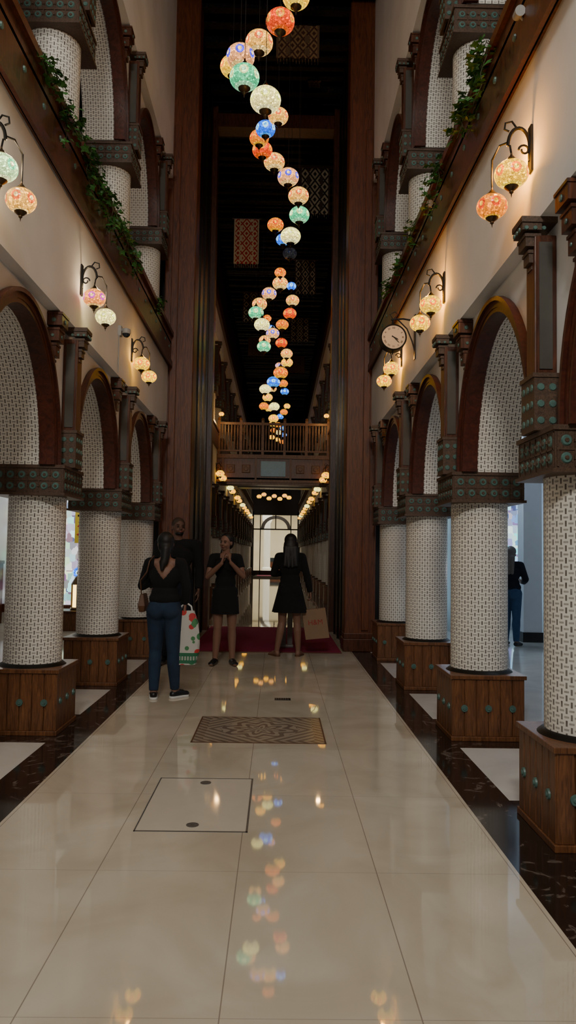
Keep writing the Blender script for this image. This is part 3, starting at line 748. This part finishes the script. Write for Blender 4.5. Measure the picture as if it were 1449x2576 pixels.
# ---------------------------------------------------------------- side aisles
t = thing('shop_pier', (4.30, 12.4, 0), 'square white pier with dark skirting in the right aisle', 'pier')
b = MB(); b.box(-.15,.15,-.15,.15,0,3.9); b.build('body', M['plain_white'], t); b = MB(); b.box(-.165,.165,-.165,.165,0,.16); b.build('skirting', M['wood_black'], t)
def shopwin(name, tint, base_em, k):
    m = NM(name); v = m.n('ShaderNodeTexVoronoi'); v.distance = 'CHEBYCHEV'; m.l(m.coord('Object', (3,.1,2.2)), v.inputs['Vector']); v.inputs['Scale'].default_value = 3.2
    c = m.mix(k, v.outputs['Color'], tint); cs = m.sep(v.outputs['Color'])
    m.base((.05,.05,.05)); m.set(ecol=c, emis=m.math('ADD', base_em*.2, m.math('MULTIPLY', cs[1], base_em)), rough=.15); return m.m
struct(MB().box(2.3,4.9,14.3,14.36,.35,2.9).build('window_1', shopwin('blue_lit_shop_window', (.22,.52,1), 2.0, .55)))
struct(MB().box(2.2,5,14.25,14.36,2.9,3.05).box(2.2,5,14.25,14.36,.2,.35).box(2.2,2.3,14.25,14.36,0,3.05).box(3.4,3.46,14.25,14.36,.35,2.9).build(next_trim(), M['plain_white']))
struct(MB().box(-4.9,-2.3,14.3,14.36,.35,2.9).build('window_2', shopwin('cool_lit_shop_window', (.75,.85,1), 1.6, .45)))
struct(MB().box(-5,-2.2,14.22,14.36,2.9,3.05).box(-5,-2.2,14.22,14.36,.2,.35).box(-2.3,-2.2,14.22,14.36,0,3.05).box(-4.4,-4.3,14.25,14.36,.35,2.9).box(-3.3,-3.24,14.25,14.36,.35,2.9).build(next_trim(), M['wood']))
struct(MB().box(-5.0,-4.96,6,14.2,0,1.1).box(-5.0,-4.94,6,14.2,1.1,1.16).box(-5.0,-4.95,6,14.2,2.6,2.75).build(next_trim(), M['wood']))
LX = at(197,1530,13.2).x
t = thing('display_plinth', (LX, 13.2, 0), 'low wooden plinth under the glowing lantern in the left aisle', 'plinth')
b = MB(); b.box(-.3,.3,-.25,.25,0,.3); bevel(b.build('body', M['wood_ped'], t)); b = MB(); b.box(-.33,.33,-.28,.28,.3,.34); b.build('top', M['wood'], t)
t = thing('floor_lantern', (LX, 13.2, .34), 'glowing brass lantern on low plinth between the left columns', 'lantern')
b = MB(); b.lathe([(.14,0),(.15,.02),(.13,.05)], n=8); b.lathe([(.14,.44),(.12,.48),(.07,.56),(.03,.60),(.05,.64),(.01,.70)], n=8)
for k in range(8): a = 2*PI*k/8; b.cyl((.125*math.cos(a),.125*math.sin(a),.04), (.125*math.cos(a),.125*math.sin(a),.45), .008, .008, 5)
b.build('frame', M['brass'], t); b = MB(); b.lathe([(.11,.05),(.115,.43)], n=8)
m = NM('lantern_glass'); m.base((.1,.1,.1)); m.set(ecol=(1,.62,.14), emis=5.0); b.build('glass', m.m, t)
q = at(200,1440,13.6)
t = thing('hanging_lantern', (q.x, 13.6, q.z), 'small blue mosaic lantern hanging above the floor lantern, left aisle', 'lantern')
globe_parts(t, (0,0,0), .12, G['blue']); b = MB(); b.cyl((0,0,.15), (0,0,3.9-q.z), .004, .004, 5); b.build('cord', M['cord'], t)
BX = at(197,1325,13.9)
t = thing('yellow_banner', (BX.x+.06, 13.9, BX.z), 'yellow hanging banner with red and black strokes, left aisle', 'banner')
b = MB(); b.box(-.12,.12,-.004,.004,-.30,.30); b.build('cloth', simple('yellow_cloth', (.60,.5,.05), .8, var=.05), t)
b = MB(); b.tube([(-.07,-.01,.2),(.05,-.01,.22),(-.04,-.01,.08),(.06,-.01,0)], .018, 6); b.build('black_stroke', M['black'], t)
b = MB(); b.tube([(-.06,-.01,.02),(.05,-.01,-.08),(-.07,-.01,-.14),(.06,-.01,-.22)], .02, 6); b.build('red_stroke', M['red'], t)
b = MB(); b.cyl((-.14,0,.30),(.14,0,.30),.012,.012,8); b.cyl((0,0,.30),(0,0,3.9-BX.z),.004,.004,5); b.build('rod', M['iron'], t)

# ---------------------------------------------------------------- people
def ell(bm, c, r, Mx=None, seg=20):
    mt = Matrix.Translation(c) @ Matrix.Diagonal((r[0], r[1], r[2], 1))
    if Mx: mt = Mx @ mt
    bmesh.ops.create_uvsphere(bm, u_segments=seg, v_segments=max(8, seg//2), radius=1, matrix=mt)
def cap(bm, p0, r0, p1, r1, Mx=None, seg=14, ends=(True, True)):
    p0, p1 = Vector(p0), Vector(p1)
    if Mx: p0, p1 = Mx @ p0, Mx @ p1
    d = p1-p0; L = d.length
    mt = Matrix.Translation((p0+p1)/2) @ d.to_track_quat('Z','Y').to_matrix().to_4x4()
    bmesh.ops.create_cone(bm, cap_ends=True, segments=seg, radius1=r0, radius2=r1, depth=L, matrix=mt)
    if ends[0]: ell(bm, p0, (r0,)*3, None, seg)
    if ends[1]: ell(bm, p1, (r1,)*3, None, seg)
def remesh(bm, name, mat, parent, vox=.008, smooth=4, cut=None):
    me = bpy.data.meshes.new(name); bm.to_mesh(me); bm.free()
    o = bpy.data.objects.new(name, me); C.objects.link(o)
    md = o.modifiers.new('r', 'REMESH'); md.mode = 'VOXEL'; md.voxel_size = vox; md.use_smooth_shade = True
    ms = o.modifiers.new('s', 'SMOOTH'); ms.factor = .5; ms.iterations = smooth
    bpy.context.view_layer.update()
    m2 = bpy.data.meshes.new_from_object(o.evaluated_get(bpy.context.evaluated_depsgraph_get()))
    o.modifiers.clear(); o.data = m2; bpy.data.meshes.remove(me); m2.name = name
    if cut:
        b2 = bmesh.new(); b2.from_mesh(m2)
        bmesh.ops.delete(b2, geom=[f for f in b2.faces if cut(f.calc_center_median())], context='FACES'); b2.to_mesh(m2); b2.free()
    m2.materials.clear(); m2.materials.append(mat)
    for p_ in m2.polygons: p_.use_smooth = True
    o.parent = parent; return o
def fingers(bm, w, d, n, side, curl, r=.0085):
    w, d, n, side = Vector(w), Vector(d).normalized(), Vector(n).normalized(), Vector(side).normalized()
    k = w + d*.085
    for i in range(4):
        base = w + d*.02 + side*(.018-.012*i); kn = k + side*(.028-.0185*i) - d*(.004*abs(i-1))
        cap(bm, base, .014, kn, .0125, seg=8)
    for i, L in enumerate((.066,.074,.069,.054)):
        p = k + side*(.028-.0185*i) - d*(.004*abs(i-1)); a = curl*.5; dr = d
        for q, f in enumerate((.45,.32,.25)):
            dr = (d*math.cos(a) + n*math.sin(a)).normalized(); e = p + dr*L*f*1.05
            cap(bm, p, r*(1-.1*q), e, r*(.92-.1*q), seg=8); p = e; a += curl
    p = w + d*.025 + side*.022; dr = (d*.6+side*.75+n*.35).normalized(); e = p+dr*.04; cap(bm, p, .013, e, .0105, seg=8)
    dr = (d*.85+side*.3+n*.4).normalized(); cap(bm, e, .0105, e+dr*.032, .008, seg=8)
def prims(bm, P, g, what):
    f = P['f']; W = P.get('w', 1.0)
    sh = P.get('sh', .155)*W
    if 'pelvis' in what:
        ell(bm, (0,0,.90), ((.150+g)*W,.10+g,.11+g))
        for s in (-1,1): ell(bm, (s*.068,-f*.045,.865), (.082+g,.08+g,.085+g))
    if 'torso' in what:
        ell(bm, (0,0,1.02), ((.122+g)*W,.085+g,.14)); ell(bm, (0,-f*.005,1.20), ((.140+g)*W,.095+g,.155+g*.5))
        cap(bm, (-sh+.03,0,1.325), .05+g, (sh-.03,0,1.325), .05+g)
        ell(bm, (0,0,1.345), (.10+g*.5,.06+g*.5,.05))
        if P.get('fem', True):
            for s in (-1,1): ell(bm, (s*.062,f*.07,1.205), (.058+g*.5,.05+g,.056))
    if 'neck' in what: cap(bm, (0,-f*.01,1.33), .056, (0,f*.012,1.46), .046)
    if 'head' in what:
        H = P['H']
        ell(bm, (0,-f*.006,1.545), (.072,.088,.085), H); ell(bm, (0,f*.022,1.495), (.060,.066,.07), H); ell(bm, (0,f*.042,1.448), (.036,.036,.028), H)
        cap(bm, (0,f*.086,1.535), .008, (0,f*.103,1.503), .012, H, 8)
        for s in (-1,1):
            ell(bm, (s*.073,-f*.004,1.515), (.010,.018,.028), H, 10); ell(bm, (s*.034,f*.068,1.492), (.022,.018,.02), H, 10); ell(bm, (s*.011,f*.093,1.500), (.008,.01,.007), H, 8)
        cap(bm, (-.035,f*.078,1.551), .008, (.035,f*.078,1.551), .008, H, 8)
        ell(bm, (0,f*.083,1.472), (.022,.010,.010), H, 10)
    for i, s in enumerate((-1,1)):
        S = (s*sh, 0, 1.325); E, Wt = P['el'][i], P['wr'][i]
        if 'uparm' in what: cap(bm, S, .046+g, E, .034+g)
        if 'halfarm' in what:
            mid = Vector(S).lerp(Vector(E), .55); cap(bm, S, .047+g, mid, .041+g, ends=(True,False))
        if 'forearm' in what:
            m_ = Vector(E).lerp(Vector(Wt), .3); cap(bm, E, .034+g, m_, .036+g); cap(bm, m_, .036+g, Wt, .023+g, ends=(True, 'hands' in what))
        if 'hands' in what: fingers(bm, Wt, P['hd'][i], P['hn'][i], P['hs'][i], P['cu'][i])
        hp, K, A = (s*.082,0,.86), P['kn'][i], P['an'][i]
        if 'thigh' in what: cap(bm, hp, .085+g, K, .053+g)
        if 'calf' in what:
            c_ = Vector(K).lerp(Vector(A), .3) + Vector((0,-f*.012,0)); cap(bm, K, .050+g, c_, .054+g); cap(bm, c_, .054+g, A, .034+g, ends=(True, g == 0))
        if 'feet' in what:
            A = Vector(A); fd = Vector(P['ft'][i]).normalized()
            cap(bm, A+Vector((0,0,-.01)), .033+g*.5, A-fd*.02+Vector((0,0,.034-A.z)), .030+g); cap(bm, A-fd*.02+Vector((0,0,.034-A.z)), .032+g, A+fd*.09+Vector((0,0,.032-A.z)), .033+g)
            ell(bm, A+fd*.14+Vector((0,0,.022-A.z)), (.036+g,.05+g,.02+g))
            cap(bm, A+Vector((0,0,-.015)), .03+g, A+fd*.08+Vector((0,0,.036-A.z)), .028+g)
def skirt(bm, z0, z1, r0, r1, wob=.0, n=40, steps=12, cy=0):
    rings = []
    for i in range(steps+1):
        f = i/steps; z = z0+(z1-z0)*f; ring = []
        for j in range(n):
            a = 2*PI*j/n; k = 1+wob*f*math.sin(a*9)
            ring.append(bm.verts.new(((r0[0]+(r1[0]-r0[0])*f)*k*math.cos(a), cy+(r0[1]+(r1[1]-r0[1])*f)*k*math.sin(a), z)))
        rings.append(ring)
    for i in range(steps):
        for j in range(n): bm.faces.new((rings[i][j], rings[i][(j+1)%n], rings[i+1][(j+1)%n], rings[i+1][j]))
    bm.faces.new(rings[0][::-1]); bm.faces.new(rings[-1])
def headM(yaw=0, pitch=0, tilt=0):
    o = Matrix.Translation((0,0,1.43)); return o @ Matrix.Rotation(R(yaw),4,'Z') @ Matrix.Rotation(R(pitch),4,'X') @ Matrix.Rotation(R(tilt),4,'Y') @ o.inverted()
def bmobj(bm, name, mat, parent):
    me = bpy.data.meshes.new(name); bm.to_mesh(me); bm.free(); me.materials.append(mat)
    for p_ in me.polygons: p_.use_smooth = True
    o = bpy.data.objects.new(name, me); C.objects.link(o); o.parent = parent; return o
def person(px, py, Y, P, label, scale, build, rz=0):
    q = at(px, py, Y); t = thing('person', (q.x, Y, 0), label, 'person', rz=rz); t.scale = (scale,)*3
    bm = bmesh.new(); prims(bm, P, 0, {'pelvis','torso','neck','head','uparm','forearm','hands','thigh','calf','feet'})
    remesh(bm, 'body', P['skin'], t, .0068, 3)
    build(t, P)
    f, H = P['f'], P['H']
    for s in (-1,1):
        bm = bmesh.new(); ell(bm, (s*.031,f*.083,1.528), (.012,.006,.006), H, 10); bmobj(bm, 'eye', M['hair'], t)
        bm = bmesh.new(); cap(bm, (s*.018,f*.087,1.550), .003, (s*.045,f*.078,1.552), .003, H, 8); bmobj(bm, 'eyebrow', M['hair'], t)
    bm = bmesh.new(); ell(bm, (0,f*.092,1.471), (.021,.006,.007), H, 10); bmobj(bm, 'lips', M['lip'], t)
    return t
def shoes(t, P, mat, g=.006, sole=None):
    for i in (0,1):
        bm = bmesh.new(); A = Vector(P['an'][i]); fd = Vector(P['ft'][i]).normalized(); up = Vector((0,0,1))
        base = Vector((A.x, A.y, 0))
        cap(bm, base-fd*.022+up*.04, .036, base+fd*.09+up*.038, .037); ell(bm, base+fd*.135+up*.03, (.042,.052,.028)); cap(bm, base+up*.055, .036, base+fd*.07+up*.045, .034)
        o = remesh(bm, 'shoe', mat, t, .008, 3)
        if sole:
            bm = bmesh.new(); cap(bm, base-fd*.02+up*.012, .042, base+fd*.125+up*.012, .046)
            s_ = remesh(bm, 'sole', sole, o, .008, 1)
            for v in s_.data.vertices: v.co.z = max(.0, min(v.co.z, .022))
P1 = dict(f=1, skin=M['skin'], H=headM(8,0,0), el=[(-.235,.07,1.10),(.215,-.02,1.09)], wr=[(-.13,.20,1.17),(.20,.03,.93)],
    hd=[(.5,.3,.8),(.0,.0,-1)], hn=[(.3,.8,0),(-1,0,0)], hs=[(-.6,0,.5),(0,1,0)], cu=[.9,1.0],
    kn=[(-.085,.06,.47),(.10,-.01,.46)], an=[(-.085,-.01,.08),(.115,.05,.09)], ft=[(-.15,1,0),(.75,.8,0)])
def b1(t, P):
    bm = bmesh.new(); prims(bm, P, .012, {'pelvis','thigh','calf'}); remesh(bm, 'jeans', M['jeans'], t, .009, 2, cut=lambda c: c.z > 1.0)
    bm = bmesh.new(); prims(bm, P, .014, {'torso','uparm','forearm'}); ell(bm, (0,0,.98), (.155,.115,.09))
    remesh(bm, 'blouse', M['black'], t, .009, 2, cut=lambda c: c.y < 0 and abs(c.x) < (c.z-1.17)*.75 and abs(c.x) < .10)
    bm = bmesh.new(); H = P['H']
    ell(bm, (0,-.018,1.553), (.085,.095,.09), H); ell(bm, (0,-.05,1.50), (.078,.06,.09), H); cap(bm, (0,-.075,1.47), .055, (-.01,-.10,1.34), .038, H); cap(bm, (-.01,-.10,1.34), .038, (-.015,-.12,1.27), .018)
    remesh(bm, 'hair', M['hair'], t, .008, 3)
    shoes(t, P, M['shoe'], sole=M['white'])
w1 = person(408, 1757, 7.15, P1, 'person walking away in black top and blue jeans, carrying white printed bag', .95, b1)
q = w1.location
t = thing('shopping_bag', (q.x+.20, 7.17, .32), 'white plastic shopping bag with red and green print held by walking person', 'bag')
b = MB(); N = 20; rings = []
for i in range(9):
    f = i/8; z = f*.50; ring = []
    for j in range(N):
        a = 2*PI*j/N; wx = (.105+.02*math.sin(f*3))*(1-.35*max(0,f-.75)*4*.6); wy = .05*(1-.5*f)
        ring.append((wx*math.copysign(abs(math.cos(a))**.6, math.cos(a))+.006*math.sin(5*a+f*7)+.012*math.sin(f*4), wy*math.copysign(abs(math.sin(a))**.6, math.sin(a))+.006*math.sin(7*a+i), z))
    rings.append(ring)
b.ring(rings)
m = NM('printed_bag'); x, y, z = m.sep(m.coord()); v = m.n('ShaderNodeTexVoronoi'); m.l(m.coord('Object',(1,.01,1)), v.inputs['Vector']); v.inputs['Scale'].default_value = 15
bl = m.math('LESS_THAN', v.outputs['Distance'], .5); sel = m.sep(v.outputs['Color'])
gr = m.math('MULTIPLY', m.math('LESS_THAN', z, .11), m.math('GREATER_THAN', z, .012))
wr = m.math('MULTIPLY', m.math('MULTIPLY', m.math('LESS_THAN', m.math('ABSOLUTE', m.math('SUBTRACT', z, .06)), .018), m.math('LESS_THAN', m.math('FRACT', m.math('MULTIPLY', x, 38.0)), .6)), .8)
c = m.mix(m.math('MULTIPLY', bl, m.math('GREATER_THAN', sel[0], .62)), (.52,.51,.47), (.5,.03,.03)); c = m.mix(m.math('MULTIPLY', bl, m.math('LESS_THAN', sel[0], .33)), c, (.06,.22,.08))
m.base(m.mix(gr, c, m.mix(wr, (.02,.15,.07), (.45,.45,.4)))); m.set(rough=.45); b.build('body', m.m, t, True)
b = MB(); b.tube([(-.05,0,.49),(-.04,0,.54),(-.012,-.01,.57),(.012,-.01,.57),(.05,0,.54),(.06,0,.49)], .008, 6); b.build('handles', M['white'], t, True)
t = thing('handbag', (q.x-.22, 7.25, .80), 'small brown leather handbag with shoulder strap at the walking person\'s left hip', 'bag')
b = MB(); b.ring([[(-.02,-.10,0),(.03,-.10,0),(.03,.10,0),(-.02,.10,0)],[(-.03,-.12,.06),(.04,-.12,.06),(.04,.12,.06),(-.03,.12,.06)],[(-.01,-.10,.17),(.02,-.10,.17),(.02,.10,.17),(-.01,.10,.17)]]); bevel(b.build('body', M['leather'], t), .008)
b = MB(); b.tube([(0,-.09,.16),(.0,-.16,.3),(.065,-.205,.38),(.085,-.19,.48),(.11,-.10,.53)], .006, 6); b.build('strap', M['leather'], t, True)
P2 = dict(f=-1, skin=M['skin2'], fem=False, w=1.12, sh=.185, H=headM(25,0,0), el=[(-.25,-.02,1.06),(.25,-.02,1.06)], wr=[(-.25,-.10,.84),(.25,-.08,.84)],
    hd=[(0,-.2,-1),(0,-.2,-1)], hn=[(1,0,0),(-1,0,0)], hs=[(0,-1,0),(0,-1,0)], cu=[.35,.35], kn=[(-.1,-.02,.46),(.1,-.01,.46)], an=[(-.11,.0,.08),(.12,.02,.08)], ft=[(-.2,-1,0),(.5,-.8,0)])
def b2(t, P):
    bm = bmesh.new(); prims(bm, P, .018, {'pelvis','thigh','calf'}); remesh(bm, 'trousers', M['navy'], t, .010, 2, cut=lambda c: c.z > 1.0)
    bm = bmesh.new(); prims(bm, P, .02, {'torso','uparm','forearm'}); ell(bm, (0,0,.96), (.18,.125,.11)); remesh(bm, 'shirt', M['black'], t, .010, 2)
    bm = bmesh.new(); ell(bm, (0,.012,1.556), (.0765,.088,.083), P['H']); remesh(bm, 'hair', simple('cropped_hair', (.05,.03,.02), .7), t, .008, 2)
    bm = bmesh.new(); ell(bm, (0,-.032,1.455), (.050,.055,.034), P['H']); remesh(bm, 'beard', M['hair'], t, .008, 2)
    shoes(t, P, M['shoe'])
person(441, 1665, 9.4, P2, 'bald bearded person in dark clothes standing behind the walking person', 1.10, b2)
P3 = dict(f=-1, skin=M['skin'], H=headM(-28,6,6), el=[(-.215,-.07,1.09),(.225,-.06,1.10)], wr=[(-.035,-.235,1.26),(.075,-.215,1.27)],
    hd=[(.25,.25,1),(-.3,.25,1)], hn=[(.9,.3,0),(-.9,.3,0)], hs=[(0,.9,-.2),(0,.9,-.2)], cu=[.35,.4], kn=[(-.085,-.01,.46),(.09,.01,.46)], an=[(-.11,0,.08),(.10,.01,.08)], ft=[(-.25,-1,0),(.35,-1,0)])
def b3(t, P):
    bm = bmesh.new(); prims(bm, P, .010, {'torso','halfarm','pelvis'}); skirt(bm, .94, .63, (.160,.115), (.178,.135), .02)
    remesh(bm, 'dress', M['black'], t, .008, 2, cut=lambda c: c.y < 0 and c.z > 1.325 and abs(c.x) < .07)
    bm = bmesh.new(); H = P['H']; ell(bm, (0,.022,1.562), (.083,.088,.084), H); ell(bm, (0,.05,1.51), (.076,.055,.085), H); ell(bm, (0,.085,1.60), (.042,.04,.04), H); cap(bm, (-.05,.03,1.45), .03, (-.075,.02,1.36), .02, H)
    remesh(bm, 'hair', M['hair'], t, .008, 3); shoes(t, P, M['shoe'])
person(563, 1668, 9.35, P3, 'person in short black dress facing camera with both hands raised to chin', .985, b3)
P4 = dict(f=1, skin=M['skin'], H=headM(0,-6,0), el=[(-.225,.06,1.10),(.225,.0,1.08)], wr=[(-.10,.22,1.10),(.275,.03,.86)],
    hd=[(.6,.6,.2),(.1,0,-1)], hn=[(.2,.6,.8),(-1,0,0)], hs=[(-.3,0,1),(0,1,0)], cu=[.6,1.0], kn=[(-.10,.01,.46),(.10,.0,.46)], an=[(-.165,0,.08),(.12,.01,.08)], ft=[(-.6,1,0),(.35,1,0)])
def b4(t, P):
    bm = bmesh.new(); prims(bm, P, .014, {'torso','uparm','forearm','pelvis'}); skirt(bm, .98, .585, (.145,.11), (.235,.17), .05); remesh(bm, 'dress', M['black'], t, .009, 2)
    bm = bmesh.new(); H = P['H']; ell(bm, (0,-.014,1.553), (.088,.10,.092), H); ell(bm, (0,-.05,1.47), (.098,.07,.12), H)
    for x in (-.06,-.02,.02,.06): cap(bm, (x,-.085,1.45), .042, (x*1.25,-.125,1.19+abs(x)*.4), .024)
    remesh(bm, 'hair', M['hair'], t, .008, 3)
    for i in (0,1):
        bm = bmesh.new(); A = Vector(P['an'][i]); fd = Vector(P['ft'][i]).normalized(); base = Vector((A.x,A.y,0)); cap(bm, base-fd*.02+Vector((0,0,.01)), .04, base+fd*.15+Vector((0,0,.01)), .042)
        o = remesh(bm, 'sandal', M['leather'], t, .007, 1)
        for v in o.data.vertices: v.co.z = max(0, min(v.co.z, .018))
w4 = person(727, 1648, 10.2, P4, 'person with long black hair in flared black dress seen from behind', 1.0, b4)
q = w4.location
t = thing('paper_bag', (q.x+.36, 10.25, .235), 'brown paper shopping bag with red lettering held by the long-haired person', 'bag')
b = MB(); rings = [[(-.16+sx,-.06,z),(.16+sx,-.06,z),(.16+sx,.06,z),(-.16+sx,.06,z)] for z, sx in ((0,.02),(.2,.01),(.40,0))]; b.ring(rings); bevel(b.build('body', M['paper'], t), .004)
b = MB(); b.tube([(-.06,-.06,.39),(-.065,-.04,.47),(-.055,0,.53),(-.03,.0,.535),(.04,-.03,.47),(.06,-.06,.39)], .005, 6); b.build('handle', M['leather'], t, True)
text_mesh('lettering', 'H&M', .095, M['dullred'], t, (.01,-.063,.22))
t.rotation_euler = (0, R(-6), 0)
P5 = dict(f=1, skin=M['skin'], H=headM(-10,0,0), el=[(-.225,.03,1.09),(.225,.05,1.10)], wr=[(-.12,.20,1.02),(.14,.22,1.04)],
    hd=[(.6,.6,.1),(-.6,.5,.1)], hn=[(.3,.6,.6),(-.3,.6,.6)], hs=[(0,0,1),(0,0,1)], cu=[.5,.5], kn=[(-.08,.02,.46),(.09,-.01,.46)], an=[(-.09,0,.08),(.10,-.05,.08)], ft=[(-.1,1,0),(.2,1,0)])
def b5(t, P):
    bm = bmesh.new(); prims(bm, P, .014, {'pelvis','thigh','calf'}); remesh(bm, 'jeans', M['jeans2'], t, .010, 2, cut=lambda c: c.z > 1.0)
    bm = bmesh.new(); prims(bm, P, .018, {'torso','uparm','forearm'}); ell(bm, (0,0,.96), (.165,.12,.10)); remesh(bm, 'sweater', M['navy'], t, .010, 2)
    bm = bmesh.new(); H = P['H']; ell(bm, (0,-.014,1.553), (.088,.10,.092), H); ell(bm, (0,-.05,1.47), (.09,.07,.12), H)
    for x in (-.05,0,.05): cap(bm, (x,-.085,1.45), .042, (x*1.1,-.115,1.20), .028)
    remesh(bm, 'hair', M['hair2'], t, .009, 3); shoes(t, P, M['shoe'])
person(1286, 1624, 11.75, P5, 'long-haired person in dark sweater and jeans standing in the right aisle', .94, b5, rz=R(-35))

# ---------------------------------------------------------------- lights
def area(loc, tgt, sx, sy, e, col, name='area_light'):
    d = bpy.data.lights.new(name, 'AREA'); d.shape = 'RECTANGLE'; d.size = sx; d.size_y = sy; d.energy = e; d.color = col
    o = bpy.data.objects.new(name, d); C.objects.link(o); o.location = loc; o.rotation_euler = (Vector(tgt)-Vector(loc)).to_track_quat('-Z','Y').to_euler(); return o
area((-.3,-2.8,6.2), (.1,4.5,1.8), 1.0, .8, 250, (1,.96,.88))
area((0,1.0,9.3), (0,1.5,0), 1.2, 1.4, 90, (1,.95,.86))
for s in (-1, 1):
    point((s*3.3, 6.5, 7.6), 40, (1,.90,.82), .4)
    for y in (5.0, 9.2): point((s*3.2, y, 1.2), 5, (.85,.9,1) if s > 0 else (1,.92,.84), .1)
    for y in (17.5, 22, 27, 33, 39, 45): point((s*2.65, y, 2.5), 9, (1,.93,.84), .1)
    for y in (16, 21, 27, 34, 42): point((s*2.65, y, 5.6), 9, (1,.74,.45), .15)
    point((s*1.25, 19.0, 4.7), 7, (1,.56,.18), .05)
point((3.2,6.0,3.5), 13, (.70,.83,1), .06); point((3.0,12.2,3.4), 46, (.60,.79,1), .06)
point((-3.2,7.0,3.5), 7, (1,.92,.80), .06); point((-3.9,12.8,2.4), 26, (1,.85,.65), .1)
area((0,52.5,4.85), (0,52.6,0), 6, 7, 800, (1,.96,.80))
w = bpy.data.worlds.new('world'); bpy.context.scene.world = w; w.use_nodes = True
w.node_tree.nodes['Background'].inputs[0].default_value = (.5,.48,.45,1); w.node_tree.nodes['Background'].inputs[1].default_value = .04
